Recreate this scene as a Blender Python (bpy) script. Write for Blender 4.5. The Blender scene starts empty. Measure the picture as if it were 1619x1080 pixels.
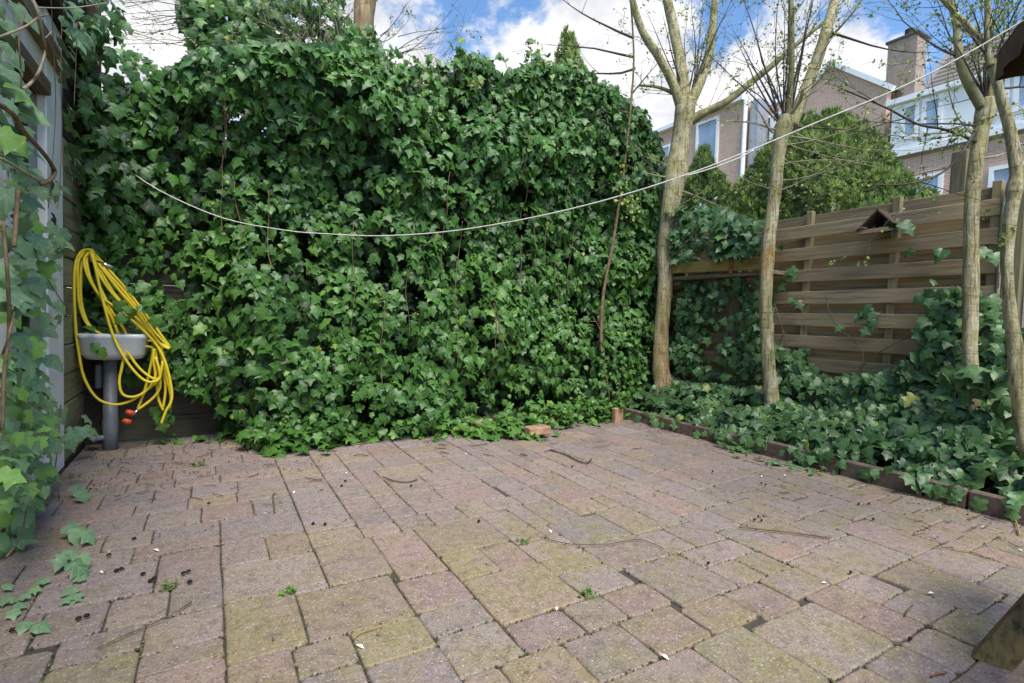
import bpy, bmesh, math, random
from mathutils import Vector, Matrix, noise
random.seed(7)
R_ = math.radians
scene = bpy.context.scene
COL = scene.collection

# ------------------------------------------------------------------ camera, sky, sun, exposure
CAM_H, FPX = 0.943, 812.0
YAW, PITCH, ROLL = R_(30.45), R_(2.5), R_(1.85)
c_f = Vector((math.sin(YAW)*math.cos(PITCH), math.cos(YAW)*math.cos(PITCH), -math.sin(PITCH)))
c_r0 = Vector((math.cos(YAW), -math.sin(YAW), 0))
c_u0 = c_r0.cross(c_f)
c_r = c_r0*math.cos(ROLL) + c_u0*math.sin(ROLL)
c_u = -c_r0*math.sin(ROLL) + c_u0*math.cos(ROLL)
EYE = Vector((0, 0, CAM_H))
cam_d = bpy.data.cameras.new('camera')
cam_d.sensor_width = 36; cam_d.lens = FPX/1619*36
cam_d.clip_start = 0.05; cam_d.clip_end = 2000
cam = bpy.data.objects.new('camera', cam_d); COL.objects.link(cam)
m3 = Matrix((c_r, c_u, -c_f)).transposed()
cam.matrix_world = Matrix.Translation(EYE) @ m3.to_4x4()
scene.camera = cam

SUN_EL, SUN_AZ = R_(56), R_(190)
world = bpy.data.worlds.new('World'); scene.world = world; world.use_nodes = True
wn, wl = world.node_tree.nodes, world.node_tree.links
wn.clear()
w_out = wn.new('ShaderNodeOutputWorld')
w_sky = wn.new('ShaderNodeTexSky'); w_sky.sky_type = 'NISHITA'; w_sky.sun_disc = False
w_sky.sun_elevation = SUN_EL; w_sky.sun_rotation = SUN_AZ
w_sky.air_density = 1.0; w_sky.dust_density = 0.3; w_sky.ozone_density = 2.5
w_bg = wn.new('ShaderNodeBackground'); w_bg.inputs[1].default_value = 0.125
w_cl = wn.new('ShaderNodeBackground'); w_cl.inputs[1].default_value = 0.62
w_mix = wn.new('ShaderNodeMixShader')
w_tc = wn.new('ShaderNodeTexCoord')
def wmath(op, a, b=None, c=None):
    n = wn.new('ShaderNodeMath'); n.operation = op
    for i, v in enumerate((a, b, c)):
        if v is None: continue
        if isinstance(v, (int, float)): n.inputs[i].default_value = v
        else: wl.new(v, n.inputs[i])
    return n.outputs[0]
def wnoise(scale, detail, rough, off=(0, 0, 0), dist=0.0):
    mp = wn.new('ShaderNodeMapping'); mp.inputs['Location'].default_value = off; mp.inputs['Scale'].default_value = (1, 1, 1.5)
    wl.new(w_tc.outputs['Generated'], mp.inputs[0])
    n = wn.new('ShaderNodeTexNoise'); n.inputs['Scale'].default_value = scale
    n.inputs['Detail'].default_value = detail; n.inputs['Roughness'].default_value = rough; n.inputs['Distortion'].default_value = dist
    wl.new(mp.outputs[0], n.inputs['Vector'])
    return n.outputs['Fac']
def cloud_at(px, py):
    return (c_f + c_r*((px-809.5)/FPX) - c_u*((py-540)/FPX)).normalized()
# cumulus heaps: direction and angular radius; the noise then frays their edges
HEAPS = [((830, 140), .17), ((945, 90), .17), ((1010, 130), .17), ((905, 50), .08), ((1205, 120), .12), ((1280, 125), .13), ((600, 170), .12), ((650, 120), .07),
         ((220, 110), .2), ((1350, 150), .10), ((1120, 200), .17), ((-300, 60), .3), ((2100, 130), .25), ((1750, 260), .2)]
field = None
for (px, py), r in HEAPS:
    d = cloud_at(px, py)
    vd = wn.new('ShaderNodeVectorMath'); vd.operation = 'DISTANCE'
    wl.new(w_tc.outputs['Generated'], vd.inputs[0]); vd.inputs[1].default_value = d
    t = wmath('SUBTRACT', 1.0, wmath('DIVIDE', vd.outputs['Value'], r))
    field = t if field is None else wmath('MAXIMUM', field, t)
field = wmath('MAXIMUM', field, -0.9)
# the rest of the sky: scattered cumulus from a slow noise
gen = wmath('MULTIPLY', wmath('SUBTRACT', wnoise(2.2, 2, .5, (4.2, 1.7, .3)), .57), 4.0)
field = wmath('MAXIMUM', field, gen)
fray = wmath('ADD', wmath('MULTIPLY', wmath('SUBTRACT', wnoise(7, 8, .62), .5), 1.6), wmath('MULTIPLY', wmath('SUBTRACT', wnoise(26, 6, .6, (3, 1, 2)), .5), .5))
dens = wmath('ADD', field, fray)
cov = wn.new('ShaderNodeMapRange'); cov.interpolation_type = 'SMOOTHSTEP'
cov.inputs['From Min'].default_value = 0.16; cov.inputs['From Max'].default_value = 0.50
wl.new(dens, cov.inputs['Value'])
wl.new(cov.outputs[0], w_mix.inputs[0])
sepw = wn.new('ShaderNodeSeparateXYZ'); wl.new(w_tc.outputs['Generated'], sepw.inputs[0])
thick = wn.new('ShaderNodeMapRange'); wl.new(wnoise(9, 6, .6, (.06, .02, -.1)), thick.inputs['Value'])
thick.inputs['From Min'].default_value = .36; thick.inputs['From Max'].default_value = .62
cr = wn.new('ShaderNodeValToRGB')
cr.color_ramp.elements[0].color = (.62, .64, .69, 1); cr.color_ramp.elements[1].color = (.95, .94, .92, 1)
wl.new(thick.outputs[0], cr.inputs[0]); wl.new(cr.outputs[0], w_cl.inputs[0])
w_hs = wn.new('ShaderNodeHueSaturation'); w_hs.inputs['Saturation'].default_value = 1.12
wl.new(w_sky.outputs[0], w_hs.inputs['Color']); wl.new(w_hs.outputs[0], w_bg.inputs[0])
wl.new(w_bg.outputs[0], w_mix.inputs[1]); wl.new(w_cl.outputs[0], w_mix.inputs[2]); wl.new(w_mix.outputs[0], w_out.inputs[0])

sun_d = bpy.data.lights.new('sun', 'SUN'); sun_d.energy = 2.9; sun_d.angle = R_(34); sun_d.color = (1, .95, .87)
sun = bpy.data.objects.new('sun', sun_d); COL.objects.link(sun)
s_dir = Vector((math.sin(SUN_AZ)*math.cos(SUN_EL), math.cos(SUN_AZ)*math.cos(SUN_EL), math.sin(SUN_EL)))
sun.rotation_euler = s_dir.to_track_quat('Z', 'Y').to_euler(); sun.location = (0, -3, 8)
scene.view_settings.view_transform = 'Standard'; scene.view_settings.look = 'None'
scene.view_settings.exposure = 1.05; scene.view_settings.gamma = 1; scene.view_settings.use_curve_mapping = False

# ------------------------------------------------------------------ survey helpers (where a thing seen at a pixel stands)
def ray(px, py): return c_f + c_r*((px-809.5)/FPX) - c_u*((py-540)/FPX)
def at_x(px, py, x): d = ray(px, py); return EYE + d*(x/d.x)
def at_y(px, py, y): d = ray(px, py); return EYE + d*(y/d.y)
def at_z(px, py, z=0.0): d = ray(px, py); return EYE + d*((z-CAM_H)/d.z)
def at_d(px, py, dep): return EYE + ray(px, py)*dep
def pix(P):
    v = Vector(P)-EYE; w = v.dot(c_f)
    return (809.5+FPX*v.dot(c_r)/w, 540-FPX*v.dot(c_u)/w, w)

# ------------------------------------------------------------------ mesh helpers
class MB:
    def __init__(s): s.v = []; s.f = []; s.t = []; s.uv = []
    def add(s, vs, fs, tint=0.5, uvs=None):
        o = len(s.v); s.v += [tuple(p) for p in vs]
        s.f += [tuple(i+o for i in f) for f in fs]
        s.t += [tint]*len(vs)
        s.uv += uvs if uvs else [(0, 0)]*len(vs)
    def box(s, a, b, bev=0.0, tint=.5):
        x0, y0, z0 = (min(a[i], b[i]) for i in range(3)); x1, y1, z1 = (max(a[i], b[i]) for i in range(3))
        s.obox((Vector((x0, y0, z0))+Vector((x1, y1, z1)))/2, Vector((1, 0, 0)), Vector((0, 1, 0)), Vector((0, 0, 1)), (x1-x0)/2, (y1-y0)/2, (z1-z0)/2, bev, tint)
    def obox(s, c, ax, ay, az, hx, hy, hz, bev=0.0, tint=.5):
        c, ax, ay, az = Vector(c), Vector(ax), Vector(ay), Vector(az)
        if bev <= 0:
            vs = [c+ax*hx*i+ay*hy*j+az*hz*k for k in (-1, 1) for i, j in ((-1, -1), (1, -1), (1, 1), (-1, 1))]
            s.add(vs, [(3, 2, 1, 0), (4, 5, 6, 7), (0, 1, 5, 4), (1, 2, 6, 5), (2, 3, 7, 6), (3, 0, 4, 7)], tint); return
        b = min(bev, hx*.45, hy*.45, hz*.45)
        rings = []
        def ring(x, y, z): return [(x*i, y*j, z) for i, j in ((-1, -1), (1, -1), (1, 1), (-1, 1))]
        def oct_(x, y, z):
            return [(-x+b, -y, z), (x-b, -y, z), (x, -y+b, z), (x, y-b, z), (x-b, y, z), (-x+b, y, z), (-x, y-b, z), (-x, -y+b, z)]
        L = []
        L += [oct_(hx-b, hy-b, -hz), oct_(hx, hy, -hz+b), oct_(hx, hy, hz-b), oct_(hx-b, hy-b, hz)]
        vs = [c+ax*p[0]+ay*p[1]+az*p[2] for r in L for p in r]
        fs = [tuple(range(7, -1, -1)), tuple(range(24, 32))]
        for r in range(3):
            for i in range(8):
                j = (i+1) % 8
                fs.append((r*8+i, r*8+j, r*8+8+j, r*8+8+i))
        s.add(vs, fs, tint)
    def beam(s, p, q, w, h, up=(0, 0, 1), bev=0.0, tint=.5):
        p, q = Vector(p), Vector(q); ax = (q-p); L = ax.length; ax.normalize()
        ay = Vector(up).cross(ax); ay.normalize(); az = ax.cross(ay)
        s.obox((p+q)/2, ax, ay, az, L/2, w/2, h/2, bev, tint)
    def tube(s, pts, rad, n=8, tint=.5, cap=True, rough=0.0, seed=0.0):
        pts = [Vector(p) for p in pts]; N = len(pts)
        if isinstance(rad, (int, float)): rad = [rad]*N
        t0 = (pts[1]-pts[0]).normalized()
        ref = Vector((0, 0, 1)) if abs(t0.z) < .9 else Vector((1, 0, 0))
        u = t0.cross(ref).normalized(); vs, uvs, acc = [], [], 0.0
        for i, p in enumerate(pts):
            t = (pts[min(i+1, N-1)]-pts[max(i-1, 0)]).normalized()
            u = (u-t*u.dot(t)).normalized(); w = t.cross(u)
            if i: acc += (p-pts[i-1]).length
            for k in range(n):
                a = 2*math.pi*k/n
                d = u*math.cos(a)+w*math.sin(a)
                r = rad[i]
                if rough: r *= 1+rough*noise.noise(Vector((p.x*9+d.x*1.2+seed, p.y*9+d.y*1.2, p.z*5+d.z*1.2)))
                vs.append(p+d*r); uvs.append((k/n, acc))
        fs = []
        for i in range(N-1):
            for k in range(n):
                j = (k+1) % n
                fs.append((i*n+k, i*n+j, i*n+n+j, i*n+n+k))
        if cap: fs += [tuple(range(n-1, -1, -1)), tuple(range((N-1)*n, N*n))]
        s.add(vs, fs, tint, uvs)
    def mesh(s, name, mat, smooth=False):
        me = bpy.data.meshes.new(name); me.from_pydata(s.v, [], s.f)
        at = me.attributes.new('tint', 'FLOAT', 'POINT'); at.data.foreach_set('value', s.t)
        uvl = me.uv_layers.new(name='uv')
        li = [0]*len(me.loops); me.loops.foreach_get('vertex_index', li)
        uvl.data.foreach_set('uv', [c for i in li for c in s.uv[i]])
        if smooth: me.polygons.foreach_set('use_smooth', [True]*len(me.polygons))
        if mat: me.materials.append(mat)
        me.update(); return me

def spline(pts, rad=None, sub=4):
    """Catmull-Rom through the points (and radii)."""
    P = [Vector(p) for p in pts]
    if rad is not None and isinstance(rad, (int, float)): rad = [rad]*len(P)
    out, ro = [], []
    for i in range(len(P)-1):
        a, b, c, d = P[max(i-1, 0)], P[i], P[i+1], P[min(i+2, len(P)-1)]
        for k in range(sub):
            t = k/sub
            out.append(.5*((2*b)+(c-a)*t+(2*a-5*b+4*c-d)*t*t+(-a+3*b-3*c+d)*t**3))
            if rad is not None: ro.append(rad[i]+(rad[i+1]-rad[i])*t)
    out.append(P[-1])
    if rad is not None: ro.append(rad[-1]); return out, ro
    return out

def link(name, data, parent=None):
    o = bpy.data.objects.new(name, data); COL.objects.link(o)
    if parent:
        o.parent = parent
        o.location = -absloc(parent)
    return o
def absloc(o):
    p = Vector(o.location)
    while o.parent: o = o.parent; p += Vector(o.location)
    return p
def obj(name, mb, mat, parent=None, smooth=False): return link(name, mb.mesh(name, mat, smooth), parent)
def tag(o, label=None, cat=None, group=None, kind=None):
    if label: o['label'] = label
    if cat: o['category'] = cat
    if group: o['group'] = group
    if kind: o['kind'] = kind
    return o
def thing(name, loc, label, cat, group=None):
    o = bpy.data.objects.new(name, None); COL.objects.link(o); o.location = loc; o.empty_display_size = .1
    return tag(o, label, cat, group)

# ------------------------------------------------------------------ materials
def mat_base(name):
    m = bpy.data.materials.new(name); m.use_nodes = True
    nt = m.node_tree; b = nt.nodes['Principled BSDF']
    return m, nt, b
class NT:
    def __init__(s, nt): s.nt = nt
    def n(s, t, **k):
        x = s.nt.nodes.new(t)
        for a, v in k.items(): setattr(x, a, v)
        return x
    def l(s, a, b): s.nt.links.new(a, b)
    def math(s, op, a, b=None, clamp=False):
        n = s.n('ShaderNodeMath', operation=op); n.use_clamp = clamp
        for i, v in enumerate((a, b)):
            if v is None: continue
            if isinstance(v, (int, float)): n.inputs[i].default_value = v
            else: s.l(v, n.inputs[i])
        return n.outputs[0]
    def noise(s, scale, detail=4, rough=.55, vec=None, sc=None, dist=0):
        n = s.n('ShaderNodeTexNoise'); n.inputs['Scale'].default_value = scale; n.inputs['Detail'].default_value = detail
        n.inputs['Roughness'].default_value = rough; n.inputs['Distortion'].default_value = dist
        if vec is None:
            tc = s.n('ShaderNodeNewGeometry'); vec = tc.outputs['Position']
        if sc:
            mp = s.n('ShaderNodeMapping'); mp.inputs['Scale'].default_value = sc; s.l(vec, mp.inputs[0]); vec = mp.outputs[0]
        s.l(vec, n.inputs['Vector']); return n.outputs['Fac']
    def ramp(s, fac, stops, interp='LINEAR'):
        r = s.n('ShaderNodeValToRGB'); r.color_ramp.interpolation = interp
        while len(r.color_ramp.elements) < len(stops): r.color_ramp.elements.new(.5)
        for e, (p, c) in zip(r.color_ramp.elements, stops):
            e.position = p; e.color = (*c, 1) if len(c) == 3 else c
        s.l(fac, r.inputs[0]); return r.outputs[0]
    def mix(s, fac, a, b, mode='MIX'):
        n = s.n('ShaderNodeMix', data_type='RGBA', blend_type=mode)
        for sock, v in ((n.inputs[0], fac), (n.inputs[6], a), (n.inputs[7], b)):
            if isinstance(v, (int, float)): sock.default_value = v
            elif isinstance(v, tuple): sock.default_value = (*v, 1) if len(v) == 3 else v
            else: s.l(v, sock)
        return n.outputs[2]
    def bump(s, h, strength=.3, dist=.01):
        b = s.n('ShaderNodeBump'); b.inputs['Strength'].default_value = strength; b.inputs['Distance'].default_value = dist
        s.l(h, b.inputs['Height']); return b.outputs[0]
    def sstep(s, v, a, b):
        m = s.n('ShaderNodeMapRange', interpolation_type='SMOOTHSTEP'); m.inputs['From Min'].default_value = a; m.inputs['From Max'].default_value = b
        s.l(v, m.inputs['Value']); return m.outputs[0]
    def attr(s, name):
        a = s.n('ShaderNodeAttribute'); a.attribute_name = name; return a

def plain(name, col, rough=.7, spec=.3, var=.25, scale=30, bump=.15, metal=0, stretch=None):
    m, nt, b = mat_base(name); N = NT(nt)
    tc = N.n('ShaderNodeTexCoord')
    f = N.noise(scale, 5, .6, sc=stretch)
    dark = tuple(c*(1-var) for c in col); light = tuple(min(1, c*(1+var)) for c in col)
    N.l(N.ramp(f, [(.3, dark), (.7, light)]), b.inputs['Base Color'])
    b.inputs['Roughness'].default_value = rough; b.inputs['Specular IOR Level'].default_value = spec; b.inputs['Metallic'].default_value = metal
    if bump: N.l(N.bump(f, bump, .004), b.inputs['Normal'])
    return m

def leaf_material(name, stops, rough=.36, trans=.12, vein=(.16, .26, .11), veinfac=.45, spec=.4):
    m, nt, b = mat_base(name); N = NT(nt)
    t = N.attr('tint').outputs['Fac']
    col = N.ramp(t, stops)
    uv = N.n('ShaderNodeUVMap', uv_map='uv'); sp = N.n('ShaderNodeSeparateXYZ'); N.l(uv.outputs[0], sp.inputs[0])
    ax = N.math('ABSOLUTE', sp.outputs[0]); y = sp.outputs[1]
    d = ax
    for dx, dy, y0 in ((.74, .67, .06), (.99, .08, .06), (.6, .8, .34)):
        e = N.math('ABSOLUTE', N.math('SUBTRACT', N.math('MULTIPLY', ax, dy), N.math('MULTIPLY', N.math('SUBTRACT', y, y0), dx)))
        d = N.math('MINIMUM', d, e)
    v = N.math('MULTIPLY', N.math('SUBTRACT', 1.0, N.sstep(d, .008, .035)), veinfac)
    blot = N.noise(60, 3, .6)
    col = N.mix(N.math('MULTIPLY', N.sstep(blot, .45, .75), .35), col, N.mix(.5, col, (.05, .07, .02)))
    col = N.mix(v, col, vein)
    # paler underside
    geo = N.n('ShaderNodeNewGeometry')
    col = N.mix(N.math('MULTIPLY', geo.outputs['Backfacing'], .5), col, (.13, .19, .08))
    N.l(col, b.inputs['Base Color']); b.inputs['Roughness'].default_value = rough
    b.inputs['Specular IOR Level'].default_value = spec
    N.l(N.bump(blot, .12, .003), b.inputs['Normal'])
    tr = N.n('ShaderNodeBsdfTranslucent'); N.l(N.mix(.5, col, (.12, .25, .02)), tr.inputs[0])
    mx = N.n('ShaderNodeMixShader'); mx.inputs[0].default_value = trans
    N.l(b.outputs[0], mx.inputs[1]); N.l(tr.outputs[0], mx.inputs[2])
    N.l(mx.outputs[0], nt.nodes['Material Output'].inputs[0])
    return m

M = {}
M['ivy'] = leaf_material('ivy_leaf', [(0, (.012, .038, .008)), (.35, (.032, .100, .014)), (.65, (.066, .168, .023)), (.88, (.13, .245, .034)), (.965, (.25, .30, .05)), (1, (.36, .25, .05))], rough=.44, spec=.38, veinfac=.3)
M['ivy_sheen'] = leaf_material('ivy_leaf_sheen', [(0, (.017, .046, .017)), (.4, (.050, .122, .033)), (.75, (.098, .198, .058)), (.92, (.14, .26, .055)), (1, (.28, .32, .06))], rough=.42, spec=.45, veinfac=.4)  # paler bluish greens carry the sky sheen in the leaf colour
M['ivy_lit'] = leaf_material('ivy_leaf_lit', [(0, (.03, .07, .025)), (.35, (.085, .165, .072)), (.6, (.17, .275, .135)), (.75, (.19, .36, .065)), (1, (.34, .50, .07))], rough=.45, spec=.42, veinfac=.4, vein=(.28, .38, .2))  # lighter copy of the ivy; missing light on the left put into colour
M['young'] = leaf_material('young_leaf', [(0, (.22, .30, .06)), (1, (.46, .50, .12))], rough=.5, trans=.35, veinfac=0)
M['thuja'] = leaf_material('thuja_spray', [(0, (.012, .030, .008)), (.5, (.048, .100, .018)), (1, (.17, .25, .035))], rough=.6, trans=.15, veinfac=0)
M['cypress'] = leaf_material('cypress_spray', [(0, (.05, .09, .02)), (.5, (.13, .20, .045)), (1, (.26, .33, .08))], rough=.6, trans=.2, veinfac=0)
M['grassy'] = leaf_material('weed_leaf', [(0, (.05, .13, .02)), (1, (.14, .27, .04))], rough=.5, trans=.25, veinfac=0)

def wood(name, base, dark, moss=None, scale=1.0, axis='y', rough=.75):
    """weathered timber: grain stretched along the board, knots, grey and green staining"""
    m, nt, b = mat_base(name); N = NT(nt)
    s = {'x': (1.2, 22, 22), 'y': (22, 1.2, 22), 'z': (22, 22, 1.2)}[axis]
    oi = N.n('ShaderNodeObjectInfo')
    g = N.noise(2.2*scale, 8, .62, sc=s, dist=.2)
    fine = N.noise(7*scale, 5, .6, sc=s)
    blot = N.noise(2.1, 5, .6)
    col = N.ramp(g, [(.32, dark), (.5, base), (.72, tuple(min(1, c*1.35) for c in base))])
    col = N.mix(N.math('MULTIPLY', N.sstep(fine, .55, .75), .45), col, tuple(c*.5 for c in dark))
    if moss: col = N.mix(N.math('MULTIPLY', N.sstep(blot, .42, .68), .75), col, moss)
    hv = N.n('ShaderNodeHueSaturation'); N.l(col, hv.inputs['Color'])
    N.l(N.math('ADD', .78, N.math('MULTIPLY', oi.outputs['Random'], .44)), hv.inputs['Value'])
    N.l(hv.outputs[0], b.inputs['Base Color']); b.inputs['Roughness'].default_value = rough; b.inputs['Specular IOR Level'].default_value = .2
    N.l(N.bump(N.math('ADD', g, N.math('MULTIPLY', fine, .6)), .45, .004), b.inputs['Normal'])
    return m
M['fence'] = wood('fence_timber', (.36, .265, .155), (.19, .135, .075), (.27, .22, .115))
M['fence_post'] = wood('post_timber', (.20, .175, .10), (.11, .09, .06), (.16, .165, .08), axis='z')
M['batten'] = wood('batten_timber', (.36, .28, .155), (.20, .15, .085), (.27, .24, .12), axis='z')
M['fence_dark'] = wood('old_dark_timber', (.10, .082, .062), (.045, .038, .03), (.075, .072, .04), axis='x')
M['siding'] = wood('siding_timber', (.23, .21, .125), (.10, .09, .055), (.18, .19, .09))
M['soffit'] = wood('dark_brown_timber', (.045, .034, .026), (.02, .016, .012))
M['brown_beam'] = wood('brown_beam', (.20, .15, .095), (.10, .07, .045))
M['rail'] = wood('yellow_timber', (.40, .27, .08), (.20, .12, .04), (.26, .22, .07))
M['bench'] = wood('bench_timber', (.17, .12, .05), (.05, .036, .026), (.125, .10, .03), axis='z')
M['bird'] = wood('bird_table_wood', (.15, .10, .06), (.06, .042, .028), (.13, .12, .07))

def white_paint():
    m, nt, b = mat_base('white_paint'); N = NT(nt)
    f = N.noise(6, 6, .65); g = N.noise(30, 4, .6, sc=(1, 1, .2))
    col = N.mix(N.math('MULTIPLY', N.sstep(f, .45, .75), .45), (.80, .80, .79), (.50, .51, .45))
    col = N.mix(N.math('MULTIPLY', N.sstep(g, .62, .75), .5), col, (.32, .30, .24))
    N.l(col, b.inputs['Base Color']); b.inputs['Roughness'].default_value = .5; N.l(N.bump(g, .15, .003), b.inputs['Normal'])
    return m
M['white'] = white_paint()

def paver_material():
    m, nt, b = mat_base('concrete_paver'); N = NT(nt)
    oi = N.n('ShaderNodeObjectInfo'); geo = N.n('ShaderNodeNewGeometry')
    of = N.n('ShaderNodeVectorMath', operation='ADD'); N.l(geo.outputs['Position'], of.inputs[0])
    cx = N.n('ShaderNodeCombineXYZ'); N.l(N.math('MULTIPLY', oi.outputs['Random'], 37.0), cx.inputs[2]); N.l(cx.outputs[0], of.inputs[1])
    V = of.outputs[0]
    big = N.noise(5.5, 4, .6, vec=V); mid = N.noise(28, 5, .65, vec=V); fine = N.noise(150, 4, .7, vec=V)
    at = N.attr('tint')   # base colour of the stuff pieces
    base = oi.outputs['Color']
    py_ = N.n('ShaderNodeSeparateXYZ'); N.l(geo.outputs['Position'], py_.inputs[0])
    open_ = N.math('ADD', .16, N.math('MULTIPLY', N.sstep(N.math('ADD', py_.outputs[1], N.math('MULTIPLY', N.math('SUBTRACT', N.noise(.9, 3, .5), .5), 2.2)), 2.7, 1.2), .80))
    hue = N.noise(9, 4, .6, vec=V)
    base = N.mix(N.math('MULTIPLY', N.sstep(hue, .42, .62), .55), base, (.245, .185, .165))
    base = N.mix(N.math('MULTIPLY', N.sstep(hue, .46, .34), .5), base, (.212, .178, .128))
    col = N.mix(N.math('MULTIPLY', N.sstep(big, .40, .66), open_), base, N.mix(.7, base, (.235, .198, .085)))   # mossy yellow bloom
    col = N.mix(N.math('MULTIPLY', N.sstep(mid, .48, .66), .50), col, (.130, .108, .100))
    col = N.mix(N.math('MULTIPLY', N.sstep(mid, .52, .34), .42), col, (.285, .232, .20))
    vo = N.n('ShaderNodeTexVoronoi'); vo.inputs['Scale'].default_value = 120; N.l(V, vo.inputs['Vector'])
    sc = N.n('ShaderNodeSeparateXYZ'); N.l(vo.outputs['Color'], sc.inputs[0])
    light = N.math('MULTIPLY', N.sstep(sc.outputs[0], .72, .95), N.sstep(vo.outputs['Distance'], .55, .2))
    darkg = N.math('MULTIPLY', N.sstep(sc.outputs[1], .72, .95), N.sstep(vo.outputs['Distance'], .55, .2))
    col = N.mix(N.math('MULTIPLY', light, .75), col, (.45, .40, .35))
    col = N.mix(N.math('MULTIPLY', darkg, .7), col, (.08, .066, .058))
    col = N.mix(.8, col, N.ramp(fine, [(.3, (.52, .52, .52)), (.7, (1.38, 1.38, 1.38))]), 'MULTIPLY')
    N.l(col, b.inputs['Base Color']); b.inputs['Roughness'].default_value = .88; b.inputs['Specular IOR Level'].default_value = .25
    h = N.math('ADD', N.math('MULTIPLY', mid, .8), N.math('ADD', N.math('MULTIPLY', fine, .35), N.math('MULTIPLY', light, .3)))
    N.l(N.bump(h, .55, .006), b.inputs['Normal'])
    return m
M['paver'] = paver_material()

def soil_material(name, c0, c1, moss, sc=40):
    m, nt, b = mat_base(name); N = NT(nt)
    f = N.noise(sc, 7, .7); g = N.noise(3.2, 5, .6)
    col = N.ramp(f, [(.3, c0), (.7, c1)])
    col = N.mix(N.math('MULTIPLY', N.sstep(g, .45, .65), .7), col, moss)
    N.l(col, b.inputs['Base Color']); b.inputs['Roughness'].default_value = .95; N.l(N.bump(f, .9, .012), b.inputs['Normal'])
    return m
M['joint'] = soil_material('joint_sand', (.045, .038, .030), (.12, .10, .078), (.065, .07, .03), 130)
M['soil'] = soil_material('garden_soil', (.025, .018, .013), (.07, .052, .038), (.04, .045, .02), 30)
M['ground'] = soil_material('ground', (.05, .06, .025), (.09, .10, .04), (.06, .08, .03), 4)

def bark_material():
    m, nt, b = mat_base('pale_bark'); N = NT(nt)
    f = N.noise(4, 8, .7, sc=(5, 5, 1.6), dist=.5); g = N.noise(7, 6, .65); fi = N.noise(22, 6, .7, sc=(3, 3, 1.1), dist=.4); ring = N.noise(4, 4, .65, sc=(.7, .7, 10), dist=.3)
    spot = N.noise(16, 4, .6, sc=(1, 1, 2.2)); fissure = N.noise(9, 6, .65, sc=(6, 6, .55), dist=.8)
    at = N.attr('tint').outputs['Fac']
    col = N.ramp(f, [(.30, (.28, .235, .115)), (.48, (.44, .38, .21)), (.62, (.56, .50, .31)), (.78, (.64, .59, .42))])
    col = N.mix(N.math('MULTIPLY', N.sstep(g, .42, .64), .65), col, (.235, .235, .085))
    col = N.mix(N.math('MULTIPLY', N.sstep(g, .48, .30), .45), col, (.46, .43, .36))
    col = N.mix(N.math('MULTIPLY', N.sstep(ring, .58, .70), .6), col, (.15, .115, .065))
    col = N.mix(N.math('MULTIPLY', N.sstep(spot, .62, .72), .7), col, (.12, .09, .05))
    col = N.mix(N.math('MULTIPLY', N.sstep(fissure, .57, .68), .65), col, (.14, .10, .055))
    col = N.mix(N.math('MULTIPLY', N.sstep(fi, .55, .70), .5), col, (.17, .13, .08))
    col = N.mix(N.math('MULTIPLY', at, .9), col, N.ramp(f, [(.34, (.27, .13, .045)), (.7, (.55, .33, .13))]))
    N.l(col, b.inputs['Base Color']); b.inputs['Roughness'].default_value = .85; b.inputs['Specular IOR Level'].default_value = .2
    N.l(N.bump(N.math('SUBTRACT', N.math('ADD', f, N.math('MULTIPLY', fi, .7)), N.math('ADD', N.math('MULTIPLY', N.sstep(fissure, .52, .68), .6), N.math('MULTIPLY', ring, .4))), .9, .02), b.inputs['Normal'])
    return m
M['bark'] = bark_material()
M['limb'] = plain('olive_limb_bark', (.23, .21, .105), .8, .2, .45, 14, .6)
M['twig'] = plain('dark_twig', (.075, .058, .048), .8, .2, .4, 20, .2)
M['twig_pale'] = plain('pale_twig', (.30, .25, .17), .8, .2, .35, 20, .2)
M['stem'] = plain('ivy_stem', (.17, .12, .07), .85, .2, .4, 25, .4)
M['brownbark'] = plain('brown_bark', (.26, .19, .11), .85, .2, .5, 9, .8, stretch=(5, 5, .6))

# ================================================================== THE SETTING
mb = MB(); mb.add([(-150, -150, -.07), (150, -150, -.07), (150, 150, -.07), (-150, 150, -.07)], [(0, 1, 2, 3)])
tag(obj('ground', mb, M['ground']), kind='structure')

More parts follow.
